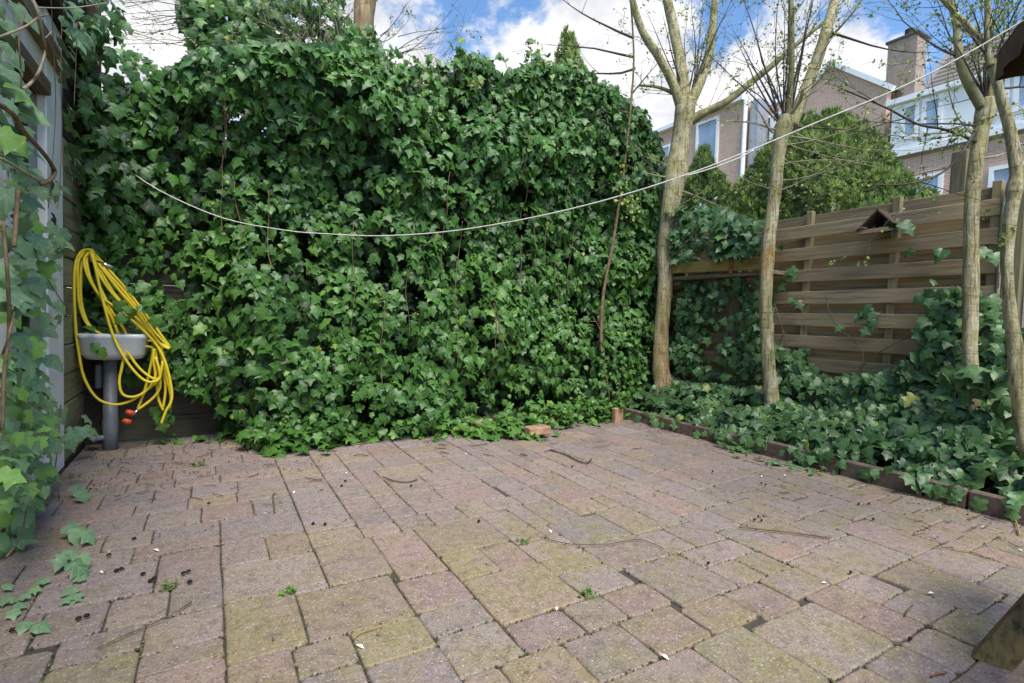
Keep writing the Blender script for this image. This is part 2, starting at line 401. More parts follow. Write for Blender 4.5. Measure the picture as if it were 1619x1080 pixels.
# --- patio: a mixed-size concrete paving laid along the wall direction (x0,y0,x1,y1,colour family)
PAV = "-0.36,1.70,-0.16,1.84,p;-0.43,1.84,-0.27,2.03,p;-0.27,1.84,-0.11,2.03,n;-0.11,1.84,0.04,2.03,p;-0.16,2.03,0.04,2.33,p;0.04,1.51,0.25,1.84,y;0.20,1.37,0.36,1.51,o;0.25,1.51,0.57,1.80,o;-0.16,1.56,0.04,1.66,n;0.36,1.33,0.57,1.51,y;0.57,1.51,0.78,1.73,r;0.57,1.37,0.78,1.51,n;0.57,1.18,0.78,1.37,g;0.36,1.14,0.57,1.33,p;0.78,1.33,1.11,1.63,o;0.78,1.18,1.00,1.33,r;1.00,1.18,1.17,1.33,o;1.17,1.18,1.37,1.33,r;0.89,0.99,1.11,1.18,g;1.11,0.99,1.34,1.18,r;0.68,0.96,0.89,1.18,o;1.11,1.51,1.34,1.63,y;1.11,1.33,1.34,1.51,n;0.95,1.63,1.11,1.84,r;0.78,1.63,0.95,1.84,y;1.34,1.44,1.64,1.66,p;1.37,1.14,1.67,1.44,p;1.67,1.14,1.84,1.30,n;1.84,1.14,2.00,1.30,y;1.67,1.30,2.00,1.44,p;2.00,1.18,2.20,1.30,r;2.00,0.99,2.20,1.18,p;1.76,0.99,2.00,1.14,p;1.56,0.96,1.76,1.14,r;1.34,0.99,1.56,1.14,r;1.45,0.70,1.80,0.96,g;1.22,0.70,1.45,0.99,y;1.80,0.70,2.00,0.99,r;2.00,0.84,2.20,0.99,p;2.00,0.70,2.23,0.84,p;2.23,0.65,2.51,0.96,o;2.00,0.58,2.23,0.70,y;1.80,0.55,2.00,0.70,p;1.59,0.55,1.80,0.70,p;2.51,0.74,2.84,0.96,p;2.20,0.96,2.56,1.21,n;0.36,1.80,0.59,2.14,n;0.04,1.84,0.36,2.11,n;0.20,2.11,0.36,2.33,o;0.04,2.11,0.20,2.33,p;0.04,2.33,0.36,2.61,p;0.36,2.29,0.57,2.39,n;0.36,2.39,0.57,2.88,p;0.57,2.14,0.73,2.25,n;0.59,1.73,0.78,2.14,r;0.78,1.84,1.11,2.14,o;0.73,2.14,0.89,2.29,n;0.89,2.14,1.06,2.29,p;0.86,2.29,1.06,2.45,p;1.06,2.33,1.37,2.60,r;1.06,2.14,1.22,2.33,o;1.22,2.19,1.39,2.33,p;0.86,2.45,1.06,2.60,n;0.86,2.88,1.17,3.09,o;1.11,1.80,1.27,2.14,n;1.37,1.92,1.56,2.19,n;1.56,1.95,1.76,2.11,o;1.34,1.66,1.64,1.92,g;0.04,1.14,0.20,1.51,r;-0.36,1.39,-0.16,1.70,y;0.20,1.14,0.36,1.37,p;0.89,0.65,1.22,0.99,n;0.57,0.96,0.68,1.18,r;2.51,0.44,2.84,0.74,g;-0.57,1.60,-0.36,1.81,p;-0.72,1.81,-0.43,1.97,n;-0.72,1.97,-0.48,2.29,p;-0.48,2.03,-0.16,2.29,p;-0.72,2.29,-0.57,2.45,p;-0.57,2.29,-0.25,2.45,p;-0.25,2.33,0.04,2.45,r;-0.72,2.45,-0.36,2.61,n;-0.36,2.45,-0.20,2.61,p;-0.20,2.45,0.04,2.61,p;-0.72,2.61,-0.45,2.82,o;-0.45,2.61,-0.24,2.82,p;-0.24,2.61,-0.03,2.82,n;-0.03,2.61,0.18,2.82,r;0.18,2.61,0.36,2.82,p;-0.72,2.82,-0.30,2.98,r;-0.30,2.82,-0.09,2.98,p;-0.09,2.82,0.12,2.98,o;0.12,2.82,0.36,2.98,n;-0.72,2.98,-0.61,3.19,p;-0.61,2.98,-0.45,3.19,r;-0.45,2.98,-0.24,3.19,p;-0.24,2.98,-0.08,3.19,r;-0.08,2.98,0.13,3.19,p;0.13,2.98,0.36,3.19,p;-0.72,3.19,-0.53,3.35,o;-0.53,3.19,-0.37,3.35,n;-0.37,3.19,-0.16,3.35,p;-0.16,3.19,0.05,3.35,r;0.05,3.19,0.36,3.35,r;-0.72,3.35,-0.55,3.56,p;-0.55,3.35,-0.34,3.56,r;-0.34,3.35,-0.18,3.56,r;-0.18,3.35,0.03,3.56,p;0.03,3.35,0.36,3.56,p;-0.72,3.56,-0.45,3.77,o;-0.45,3.56,-0.24,3.77,p;-0.24,3.56,-0.03,3.77,r;-0.03,3.56,0.18,3.77,p;0.18,3.56,0.36,3.77,r;-0.72,3.77,-0.52,3.98,p;-0.52,3.77,-0.20,3.98,p;-0.20,3.77,0.01,3.98,r;0.01,3.77,0.22,3.98,r;0.22,3.77,0.36,3.98,p;-0.63,3.98,-0.47,4.19,o;-0.47,3.98,-0.15,4.19,n;-0.15,3.98,0.06,4.19,p;0.06,3.98,0.36,4.19,o;-0.72,4.19,-0.37,4.42,n;-0.37,4.19,-0.21,4.42,p;-0.21,4.19,0.00,4.42,p;0.00,4.19,0.36,4.42,p;1.35,0.34,1.56,0.55,p;1.56,0.34,1.72,0.55,r;1.72,0.34,2.04,0.55,r;2.04,0.34,2.20,0.58,p;2.20,0.34,2.52,0.44,r;2.20,0.44,2.41,0.58,p;2.41,0.44,2.51,0.65,g;1.19,0.50,1.35,0.65,g;3.00,0.50,3.32,0.66,r;1.35,0.55,1.59,0.70,r;2.84,0.55,3.00,0.87,r;3.32,0.55,3.52,0.87,r;0.66,0.65,0.89,0.86,r;3.00,0.66,3.21,0.87,p;3.21,0.66,3.32,0.98,o;0.66,0.86,0.89,0.96,g;0.34,0.87,0.55,1.14,p;0.55,0.87,0.66,0.96,p;2.84,0.87,3.21,1.08,r;3.32,0.87,3.52,1.03,p;2.56,0.96,2.84,1.28,r;0.24,0.98,0.34,1.14,p;3.21,0.98,3.32,1.19,g;3.32,1.03,3.52,1.19,o;2.84,1.08,3.05,1.29,p;3.05,1.08,3.21,1.40,r;-0.19,1.13,-0.08,1.39,p;3.21,1.19,3.52,1.40,g;-0.08,1.14,0.04,1.42,p;2.20,1.21,2.41,1.53,p;2.41,1.21,2.56,1.42,g;2.56,1.28,2.76,1.44,p;2.76,1.29,3.05,1.45,p;2.00,1.30,2.20,1.51,p;-0.51,1.35,-0.40,1.60,p;3.05,1.40,3.37,1.56,r;3.37,1.40,3.52,1.56,r;-0.16,1.42,0.04,1.56,r;2.41,1.42,2.56,1.74,n;1.64,1.44,1.80,1.65,n;1.80,1.44,2.00,1.65,p;2.56,1.44,2.76,1.65,g;2.76,1.45,3.05,1.61,p;2.00,1.51,2.20,1.72,p;2.20,1.53,2.41,1.74,n;3.05,1.56,3.26,1.88,n;3.26,1.56,3.52,1.88,o;2.76,1.61,2.92,1.82,p;2.92,1.61,3.05,1.82,r;1.11,1.63,1.34,1.80,n;1.64,1.65,1.85,1.95,o;1.85,1.65,2.00,1.86,g;2.56,1.65,2.76,1.81,o;-0.16,1.66,0.04,1.84,p;2.00,1.72,2.20,2.04,r;2.20,1.74,2.41,1.95,n;2.41,1.74,2.56,1.95,g;2.56,1.81,2.76,1.97,n;2.76,1.82,3.05,1.98,p;1.85,1.86,2.00,2.07,p;3.05,1.88,3.26,2.04,p;3.26,1.88,3.52,2.20,p;1.76,1.95,1.85,2.11,o;2.20,1.95,2.41,2.11,p;2.41,1.95,2.56,2.11,n;2.56,1.97,2.76,2.13,p;2.76,1.98,2.92,2.14,r;2.92,1.98,3.05,2.14,p;1.27,1.92,1.37,2.19,g;2.00,2.04,2.20,2.25,n;3.05,2.04,3.26,2.25,p;1.85,2.07,2.00,2.23,r;1.56,2.11,1.85,2.27,r;2.20,2.11,2.41,2.27,p;2.41,2.11,2.56,2.32,r;2.56,2.13,2.76,2.29,r;2.76,2.14,3.05,2.35,p;0.36,2.14,0.57,2.29,o;1.39,2.19,1.56,2.51,p;3.26,2.20,3.52,2.52,o;1.85,2.23,2.00,2.44,n;0.57,2.25,0.73,2.46,p;2.00,2.25,2.20,2.41,o;3.05,2.25,3.26,2.46,r;1.56,2.27,1.72,2.43,n;1.72,2.27,1.85,2.59,o;2.20,2.27,2.41,2.43,p;0.73,2.29,0.86,2.45,p;2.56,2.29,2.76,2.61,n;2.41,2.32,2.56,2.53,o;2.76,2.35,3.05,2.51,n;2.00,2.41,2.20,2.73,r;1.56,2.43,1.72,2.64,r;2.20,2.43,2.41,2.64,g;1.85,2.44,2.00,2.65,p;0.73,2.45,0.86,2.61,p;0.57,2.46,0.73,2.62,r;3.05,2.46,3.26,2.62,p;1.37,2.51,1.56,2.67,p;2.76,2.51,3.05,2.83,p;3.26,2.52,3.52,2.73,r;2.41,2.53,2.56,2.85,r;1.72,2.59,1.85,2.75,g;0.86,2.60,1.07,2.88,n;1.07,2.60,1.37,2.88,p;0.73,2.61,0.86,2.77,o;2.56,2.61,2.76,2.77,o;0.57,2.62,0.73,2.94,n;3.05,2.62,3.26,2.83,o;1.56,2.64,1.72,2.85,r;2.20,2.64,2.41,2.85,n;1.85,2.65,2.00,2.86,r;1.37,2.67,1.56,2.83,p;2.00,2.73,2.20,2.94,o;3.26,2.73,3.52,2.89,o;1.72,2.75,1.85,3.07,n;0.73,2.77,0.86,3.09,r;2.56,2.77,2.76,2.93,p;1.37,2.83,1.56,3.15,p;2.76,2.83,3.08,3.04,r;3.08,2.83,3.26,3.04,r;1.56,2.85,1.72,3.06,g;2.20,2.85,2.41,3.17,p;2.41,2.85,2.56,3.01,g;1.85,2.86,2.00,3.02,g;0.36,2.88,0.57,3.09,p;1.17,2.88,1.37,3.04,r;3.26,2.89,3.52,3.10,g;2.56,2.93,2.76,3.09,p;0.57,2.94,0.73,3.15,p;2.00,2.94,2.20,3.10,r;2.41,3.01,2.56,3.17,g;1.85,3.02,2.00,3.18,o;1.17,3.04,1.37,3.20,o;2.76,3.04,2.97,3.25,r;2.97,3.04,3.26,3.25,g;1.56,3.06,1.72,3.27,p;1.72,3.07,1.85,3.28,p;0.36,3.09,0.57,3.30,o;0.73,3.09,0.94,3.30,g;0.94,3.09,1.17,3.41,p;2.56,3.09,2.76,3.25,r;2.00,3.10,2.20,3.42,o;3.26,3.10,3.52,3.26,o;0.57,3.15,0.73,3.36,p;1.37,3.15,1.56,3.36,p;2.20,3.17,2.41,3.33,o;2.41,3.17,2.56,3.49,o;1.85,3.18,2.00,3.39,g;1.17,3.20,1.37,3.36,p;2.56,3.25,2.77,3.46,r;2.77,3.25,2.98,3.41,o;2.98,3.25,3.26,3.46,p;3.26,3.26,3.52,3.42,g;1.56,3.27,1.72,3.43,p;1.72,3.28,1.85,3.60,g;0.36,3.30,0.57,3.51,p;0.73,3.30,0.94,3.46,o;2.20,3.33,2.41,3.65,p;0.57,3.36,0.73,3.57,o;1.17,3.36,1.56,3.52,o;1.85,3.39,2.00,3.55,r;0.94,3.41,1.17,3.62,r;2.77,3.41,2.98,3.57,o;2.00,3.42,2.20,3.63,p;3.26,3.42,3.52,3.63,r;1.56,3.43,1.72,3.64,p;0.73,3.46,0.94,3.67,p;2.56,3.46,2.77,3.67,o;2.98,3.46,3.26,3.62,p;2.41,3.49,2.56,3.70,g;0.36,3.51,0.57,3.67,n;1.17,3.52,1.38,3.73,p;1.38,3.52,1.56,3.68,o;1.85,3.55,2.00,3.76,p;0.57,3.57,0.73,3.78,p;2.77,3.57,2.98,3.78,p;1.72,3.60,1.85,3.81,r;0.94,3.62,1.17,3.94,p;2.98,3.62,3.14,3.83,p;3.14,3.62,3.26,3.78,n;2.00,3.63,2.20,3.84,p;3.26,3.63,3.52,3.79,o;1.56,3.64,1.72,3.96,n;2.20,3.65,2.41,3.86,n;0.36,3.67,0.57,3.83,r;0.73,3.67,0.94,3.99,r;2.56,3.67,2.77,3.83,p;1.38,3.68,1.56,3.89,r;2.41,3.70,2.56,4.02,o;1.17,3.73,1.38,3.94,p;1.85,3.76,2.00,3.97,g;0.57,3.78,0.73,4.10,r;2.77,3.78,2.98,3.99,o;3.14,3.78,3.26,3.94,r;3.26,3.79,3.52,3.95,p;1.72,3.81,1.85,4.13,n;0.36,3.83,0.57,3.99,p;2.56,3.83,2.77,4.04,p;2.98,3.83,3.14,3.99,r;2.00,3.84,2.20,4.05,r;2.20,3.86,2.41,4.02,p;1.38,3.89,1.56,4.10,p;0.94,3.94,1.15,4.15,g;3.14,3.94,3.26,4.15,r;-0.72,3.98,-0.63,4.19,g;0.36,3.99,0.57,4.31,n;0.36,4.31,0.57,4.42,p;2.23,0.58,2.41,0.65,p;1.22,0.65,1.35,0.70,p;-0.40,1.39,-0.36,1.60,r;0.25,1.80,0.36,1.84,p;1.27,1.80,1.34,1.92,n;-0.48,1.97,-0.43,2.03,p;1.22,2.14,1.27,2.19,n;-0.25,2.29,-0.16,2.33,n"
PCOL = {'p': (.252, .199, .184), 'n': (.256, .204, .166), 'r': (.274, .190, .163), 'o': (.268, .205, .136), 'y': (.256, .215, .110), 'g': (.234, .201, .172)}
bed = MB(); bed.add([(-1.2, -1.2, -.0105), (3.5, -1.2, -.0105), (3.5, 4.6, -.0105), (-1.2, 4.6, -.0105)], [(0, 1, 2, 3)])
patio = tag(obj('patio_paving', bed, M['joint']), kind='structure')
rp = random.Random(11)
def paver_mb(mb, x0, y0, x1, y1, seed):
    r = random.Random(seed); g = .0008+r.random()*.0018
    x0 += g; y0 += g; x1 -= g; y1 -= g
    cx, cy, hx, hy = (x0+x1)/2, (y0+y1)/2, (x1-x0)/2, (y1-y0)/2
    tx, ty, dz = r.uniform(-.009, .009), r.uniform(-.009, .009), r.uniform(-.0025, .0025)
    # settled ground: slow waves in level
    dz += .004*noise.noise(Vector((cx*1.3, cy*1.3, 0)))
    per = []
    c = min(.010, hx*.25, hy*.25)
    for (sx, sy) in ((-1, -1), (1, -1), (1, 1), (-1, 1)):
        k = c*r.uniform(.6, 1.7)
        a = (sx*(hx-k), sy*hy); b = (sx*hx, sy*(hy-k))
        per += [a, b] if sx*sy < 0 else [b, a]
    # order: corners alternate; add a jittered mid point on each side
    pts = []
    for i, p in enumerate(per):
        pts.append(p)
        if i % 2 == 1:
            q = per[(i+1) % 8]; L = math.hypot(q[0]-p[0], q[1]-p[1])
            for t in (.33, .67):
                jx, jy = r.uniform(-.0028, .0028), r.uniform(-.0028, .0028)
                pts.append((p[0]+(q[0]-p[0])*t+jx, p[1]+(q[1]-p[1])*t+jy))
    n = len(pts); vs = []
    for k, (ins, z) in enumerate(((0, -.05), (0, -.0065), (.0022, -.0022), (.0065, 0))):
        for (x, y) in pts:
            L = math.hypot(x, y) or 1
            px_, py_ = x-math.copysign(min(ins, abs(x)), x)*(abs(x)/hx)**2, y-math.copysign(min(ins, abs(y)), y)*(abs(y)/hy)**2
            vs.append((cx+px_, cy+py_, z+dz+tx*px_+ty*py_ if k else -.05))
    fs = []
    for k in range(3):
        for i in range(n):
            j = (i+1) % n; fs.append((k*n+i, k*n+j, k*n+n+j, k*n+n+i))
    fs.append(tuple(range(3*n, 4*n)))
    mb.add(vs, fs, r.random())
pav = []
for i, s in enumerate(PAV.split(';')):
    a = s.split(','); r4 = [float(v) for v in a[:4]]
    if r4[2]-r4[0] < .03 or r4[3]-r4[1] < .03: continue
    c = Vector(((r4[0]+r4[2])/2, (r4[1]+r4[3])/2, 0)); w = pix(c)
    pav.append(((r4[2]-r4[0])*(r4[3]-r4[1])/w[2]**3, r4, a[4], i))
pav.sort(key=lambda p: -p[0])
rest = MB()
for k, (sc_, r4, cc, i) in enumerate(pav):
    if k < 300:
        b = MB(); cx, cy = (r4[0]+r4[2])/2, (r4[1]+r4[3])/2
        paver_mb(b, *r4, i)
        b.v = [(x-cx, y-cy, z) for x, y, z in b.v]
        me = b.mesh('paver', M['paver'], False)
        o = bpy.data.objects.new('paver', me); COL.objects.link(o); o.parent = patio; o.location = (cx, cy, 0)
        base = PCOL[cc]; f = rp.uniform(.86, 1.14); w_ = rp.uniform(-.012, .012)
        # the far strip by the wall is browner with leaf mould
        o.color = (base[0]*f+w_, base[1]*f, base[2]*f-w_, 1)
    else: paver_mb(rest, *r4, i)
if rest.v:
    o = tag(obj('paver_margin', rest, M['paver'], patio), kind='stuff'); o.color = (.20, .155, .142, 1)

# --- planting bed along the fence and under the hedge
mb = MB(); nx_, ny_ = 5, 24
for j in range(ny_+1):
    for i in range(nx_+1):
        x, y = 3.56+.86*i/nx_, -.8+5.5*j/ny_
        mb.v.append((x, y, .075+.03*noise.noise(Vector((x*3, y*3, 0))))); mb.t.append(.5); mb.uv.append((0, 0))
mb.f = [(j*(nx_+1)+i, j*(nx_+1)+i+1, (j+1)*(nx_+1)+i+1, (j+1)*(nx_+1)+i) for j in range(ny_) for i in range(nx_)]
tag(obj('planting_bed', mb, M['soil']), kind='structure')
mb = MB()
hb = [(.30, 4.28), (.9, 3.95), (1.6, 3.92), (2.4, 3.75), (3.0, 3.82), (3.57, 3.85)]
vs = [(x, y, .004) for x, y in hb]+[(x, y+.25, .07) for x, y in hb]+[(x, 4.7, .09) for x, y in hb]; n = len(hb)
mb.add(vs, [(r*n+i, r*n+i+1, r*n+n+i+1, r*n+n+i) for r in range(2) for i in range(n-1)])
tag(obj('hedge_soil', mb, M['soil']), kind='structure')

# --- concrete kerb edging of the bed, lengths as laid
M['kerb'] = plain('brown_kerb_concrete', (.155, .112, .085), .9, .2, .35, 25, .5)
kerb = thing('kerb_edging', (3.545, 2.2, 0), 'low brown kerb of end to end edging blocks holding back the ivy bed', 'kerb')
y = 3.86; r = random.Random(3); cuts = [4.0]
for L in (.22, .21, .40, .21, .45, .23, .28, .45, .20, .46, .30, .45, .46): cuts.append(cuts[-1]-L)
cuts = [4.0, 3.78, 3.55, 3.14, 2.92, 2.47, 2.03, 1.75, 1.30, 1.10, .66, .2, -.3]
for a, b in zip(cuts, cuts[1:]):
    k = MB(); top = .104+r.uniform(-.008, .008); dx = r.uniform(-.006, .006)
    k.box((3.518+dx, b+.004, -.05), (3.572+dx, a-.004, top), .008)
    obj('block', k, M['kerb'], kerb)

# ================================================================== LEFT: shed wall with white door frame
XW = -.73
M['glass'] = plain('dark_glass', (.02, .025, .025), .08, .5, .2, 5, 0)
shed = thing('shed_wall', (XW, 3.2, 0), 'left hand shed wall with white painted frame, dark panes and brown siding behind ivy', 'shed')
def wbox(name, y0, y1, z0, z1, x0, x1, mat, bev=.004, parent=None):
    b = MB(); b.box((x0, y0, z0), (x1, y1, z1), bev); return obj(name, b, mat, parent or shed)
wbox('post', 3.53, 3.86, 0, 2.45, XW-.08, XW, M['white'], .006)
wbox('stile', 2.94, 3.06, .0, 2.02, XW-.06, XW-.008, M['white'], .006)
wbox('bottom_panel', 3.063, 3.527, .04, .34, XW-.055, XW-.012, M['white'])
wbox('bottom_panel', 1.6, 2.937, .0, .42, XW-.055, XW-.012, M['white'])
wbox('sill', 1.6, 3.527, -.03, .037, XW-.07, XW+.012, M['siding'], .006)
wbox('pane', 3.063, 3.527, .343, 2.0, XW-.05, XW-.036, M['glass'], 0)
wbox('pane', 1.6, 2.937, .423, 2.0, XW-.05, XW-.036, M['glass'], 0)
wbox('stile', 2.10, 2.22, .423, 2.0, XW-.034, XW-.006, M['white'], .006)
wbox('beam', 1.2, 3.527, 2.003, 2.075, XW-.07, XW+.02, M['brown_beam'], .006)
wbox('fascia', 1.2, 3.527, 2.078, 2.40, XW-.06, XW-.005, M['white'], .004)
wbox('beam', 1.2, 3.80, 2.20, 2.272, XW-.003, XW+.045, M['brown_beam'], .006)
wbox('roof_edge', 1.2, 4.40, 2.453, 2.60, XW-.30, XW+.055, M['soffit'], .01)
for k in range(14):
    z0 = .02+k*.172
    wbox('board', 3.865, 4.40, z0, z0+.166, XW-.045+.004*(k % 2), XW-.004+.004*(k % 2), M['siding' if k < 11 else 'soffit'], .006)
wbox('corner_post', 4.405, 4.455, 0, 3.15, XW-.06, XW+.09, M['soffit'], .004)
wbox('gable_board', 3.9, 4.40, 2.603, 3.1, XW-.12, XW+.02, M['soffit'], .004)
wbox('wall', 1.2, 4.40, 0, 2.45, XW-2.4, XW-.085, M['siding'], 0)
wbox('wall', -2.2, 1.195, 0, 2.45, XW-2.4, XW-.012, M['siding'], 0)
wbox('roof', -2.3, 4.5, 2.605, 2.68, XW-2.5, XW-.125, M['soffit'], 0)
wbox('sole_plate', 3.865, 4.40, -.04, .017, XW-.05, XW+.004, M['soffit'], 0)

# ================================================================== BACK: old dark board fence inside the ivy
YB = 4.46
bf = thing('old_board_fence', (1.8, YB, 0), 'old dark horizontal board fence showing under the ivy behind the basin', 'fence')
r = random.Random(8)
for k in range(12):
    z0 = .0+k*.158
    for xa, xb in ((-.72, 1.1), (1.1, 2.9), (2.9, 4.36)):
        b = MB(); b.box((xa+.003, YB+r.uniform(-.006, .006), z0), (xb-.003, YB+.025, z0+.1565), .002); obj('board', b, M['fence_dark'], bf)
for x in (-.68, 1.1, 2.9):
    b = MB(); b.box((x-.04, YB+.03, -.05), (x+.04, YB+.11, 1.95), .004); obj('post', b, M['fence_dark'], bf)

# ================================================================== RIGHT: slatted timber fence
XF = 4.25
def fence_panel(y0, y1, bats, label, z_drop=0.0):
    f = thing('slatted_fence', (XF, (y0+y1)/2, 0), label, 'fence', 'timber fence panels on the right')
    r = random.Random(int(y0*100))
    for k in range(10):
        zc = 1.742-k*.1815-z_drop
        b = MB(); s = r.uniform(-.004, .004)
        b.beam((XF-.008, y0, zc+s), (XF-.008, y1, zc-s), .016, .104, bev=.003); obj('slat', b, M['fence'], f)
        zc += .0905
        b = MB(); b.beam((XF+.060, y0, zc+s), (XF+.060, y1, zc-s), .016, .104, bev=.003); obj('slat', b, M['fence'], f)
    for y in bats:
        b = MB(); b.box((XF+.002, y-.025, .06), (XF+.050, y+.025, 1.912-z_drop), .004); obj('batten', b, M['batten'], f)
    return f
fence_panel(1.265, 3.05, (1.29, 1.84, 2.465, 3.02), 'brown slatted fence panel with the bird table, its slats half hidden by ivy')
fence_panel(3.16, 4.44, (3.19, 3.75, 4.40), 'slatted fence panel in the far corner almost swallowed by ivy between two trunks', .01)
fence_panel(-.75, 1.10, (-.72, .2, 1.07), 'nearest slatted fence panel at the right edge, beyond the square post')
for y, top, lab in ((1.183, 1.90, 'square grey green fence post behind the crooked right hand trunk'), (3.105, 1.88, 'square fence post beside the second trunk, hidden by ivy')):
    b = MB(); b.box((XF-.045, y-.045, -.05), (XF+.045, y+.045, top), .006)
    tag(obj('fence_post', b, M['fence_post']), lab, 'post', 'square posts between the fence panels')
p = at_x(1519, 262, 4.40)
b = MB(); b.box((4.365, p.y-.045, -.05), (4.455, p.y+.045, at_x(1519, 240, 4.40).z), .006)
tag(obj('fence_post', b, M['fence_post']), 'mossy post standing above the fence top just behind the third trunk', 'post')

# bird table on the second batten
bt = thing('bird_house', (4.17, 1.88, 1.63), 'small mossy wooden bird house with gabled roof hung on the fence slats', 'bird house')
cx, cy, cz = 4.15, 1.885, 1.72
for sgn in (-1, 1):
    b = MB(); a = Vector((0, sgn*.10, -.105)); ay = a.normalized(); nz = Vector((1, 0, 0)).cross(ay)
    b.obox(Vector((cx+.005, cy, cz+.085))+a*.5, (1, 0, 0), ay, nz, .07, a.length/2+.008, .006, .002); obj('roof', b, M['bird'], bt)
b = MB(); b.add([(cx+.075, cy-.07, cz-.06), (cx+.075, cy+.07, cz-.06), (cx+.075, cy+.07, cz+.015), (cx+.075, cy, cz+.072), (cx+.075, cy-.07, cz+.015),
                 (cx+.087, cy-.07, cz-.06), (cx+.087, cy+.07, cz-.06), (cx+.087, cy+.07, cz+.015), (cx+.087, cy, cz+.072), (cx+.087, cy-.07, cz+.015)],
                [(0, 1, 2, 3, 4), (9, 8, 7, 6, 5), (0, 5, 6, 1), (1, 6, 7, 2), (2, 7, 8, 3), (3, 8, 9, 4), (4, 9, 5, 0)]); obj('back', b, M['soffit'], bt)
b = MB(); b.obox((cx-.01, cy, cz-.055), (1, 0, .25), (0, 1, 0), (-.25, 0, 1), .10, .085, .007, .002); obj('tray', b, M['bird'], bt)
b = MB(); b.tube(spline([(cx-.06, cy+.13, cz-.05), (cx-.07, cy+.09, cz-.035), (cx-.08, cy+.05, cz-.052)]), .012, 6); obj('perch', b, M['bird'], bt)
b = MB(); b.obox((cx-.105, cy-.005, cz-.072), (1, 0, .5), (0, 1, 0), (-.5, 0, 1), .045, .075, .006, .002); obj('lip', b, M['bird'], bt)

# yellow timber rail in front of the corner panel
rl = thing('timber_rail', (3.98, 3.2, 1.42), 'yellowish timber rail with an iron strap between the first two trunks, ivy over it', 'rail')
b = MB(); b.beam((3.985, 2.62, 1.475), (3.985, 3.76, 1.505), .032, .105, bev=.006); obj('board', b, M['rail'], rl)
M['rust'] = plain('rusty_iron', (.22, .09, .04), .8, .3, .4, 40, .3)
b = MB(); b.box((3.955, 2.95, 1.40), (3.966, 2.985, 1.56), .002); obj('strap', b, M['rust'], rl)
b = MB(); b.box((4.003, 2.6, 1.385), (4.22, 3.7, 1.42), .004); obj('shelf_board', b, M['brown_beam'], rl)

# ================================================================== FAR: brick row houses behind the garden
def brick_material():
    m, nt, b = mat_base('house_brick'); N = NT(nt)
    geo = N.n('ShaderNodeNewGeometry'); s = N.n('ShaderNodeSeparateXYZ'); N.l(geo.outputs['Position'], s.inputs[0])
    c = N.n('ShaderNodeCombineXYZ'); N.l(N.math('ADD', s.outputs[1], s.outputs[0]), c.inputs[0]); N.l(s.outputs[2], c.inputs[1])
    br = N.n('ShaderNodeTexBrick'); N.l(c.outputs[0], br.inputs['Vector'])
    br.inputs['Scale'].default_value = 1; br.inputs['Brick Width'].default_value = .22; br.inputs['Row Height'].default_value = .065
    br.inputs['Mortar Size'].default_value = .008; br.inputs['Color1'].default_value = (.47, .285, .205, 1); br.inputs['Color2'].default_value = (.60, .38, .28, 1)
    br.inputs['Mortar'].default_value = (.66, .60, .53, 1)
    N.l(N.mix(.35, br.outputs[0], N.mix(N.noise(.8, 5, .6), (.46, .30, .22), (.60, .41, .31))), b.inputs['Base Color']); b.inputs['Roughness'].default_value = .9
    N.l(N.bump(br.outputs['Fac'], .4, -.01), b.inputs['Normal']); return m
M['brick'] = brick_material()
def tile_material():
    m, nt, b = mat_base('roof_tiles'); N = NT(nt)
    geo = N.n('ShaderNodeNewGeometry'); w = N.n('ShaderNodeTexWave'); w.wave_type = 'BANDS'; w.bands_direction = 'Z'; w.inputs['Scale'].default_value = 1.6; w.inputs['Distortion'].default_value = .6
    N.l(geo.outputs['Position'], w.inputs[0])
    N.l(N.ramp(w.outputs['Fac'], [(.0, (.07, .062, .055)), (.6, (.17, .15, .13)), (1, (.21, .185, .16))]), b.inputs['Base Color']); b.inputs['Roughness'].default_value = .85
    N.l(N.bump(w.outputs['Fac'], .8, .05), b.inputs['Normal']); return m
M['tile'] = tile_material()
M['hwhite'] = plain('house_white_paint', (.86, .86, .85), .5, .4, .06, 3, 0)
M['hglass'] = plain('house_window_glass', (.34, .41, .52), .08, .8, .3, .6, 0)  # pale blue sky reflection put into the base colour
M['lead'] = plain('zinc', (.36, .38, .41), .4, .4, .15, 4, 0, .4)
def hb_(name, parent, a, b, mat, bev=0):
    k = MB(); k.box(a, b, bev); return obj(name, k, mat, parent)
def hwin(parent, X, y0, y1, z0, z1, mull=()):
    """window facing -X: white frame with panes set back; panes are sub-parts"""
    f = MB(); t = .09
    f.box((X-.06, y0, z0), (X+.04, y1, z0+t)); f.box((X-.06, y0, z1-t), (X+.04, y1, z1))
    f.box((X-.06, y0, z0+t), (X+.04, y0+t, z1-t)); f.box((X-.06, y1-t, z0+t), (X+.04, y1, z1-t))
    ys = [y0+t]+list(mull)+[y1-t]
    for m_ in mull: f.box((X-.055, m_-.05, z0+t), (X+.035, m_+.05, z1-t))
    w = obj('window', f, M['hwhite'], parent)
    for a, b in zip(ys, ys[1:]):
        ia = .05 if a in mull else 0; ib = .05 if b in mull else 0
        g_ = MB(); g_.box((X+.0, a+ia, z0+t), (X+.02, b-ib, z1-t)); obj('pane', g_, M['hglass'], w)
    return w
HX = 16.0
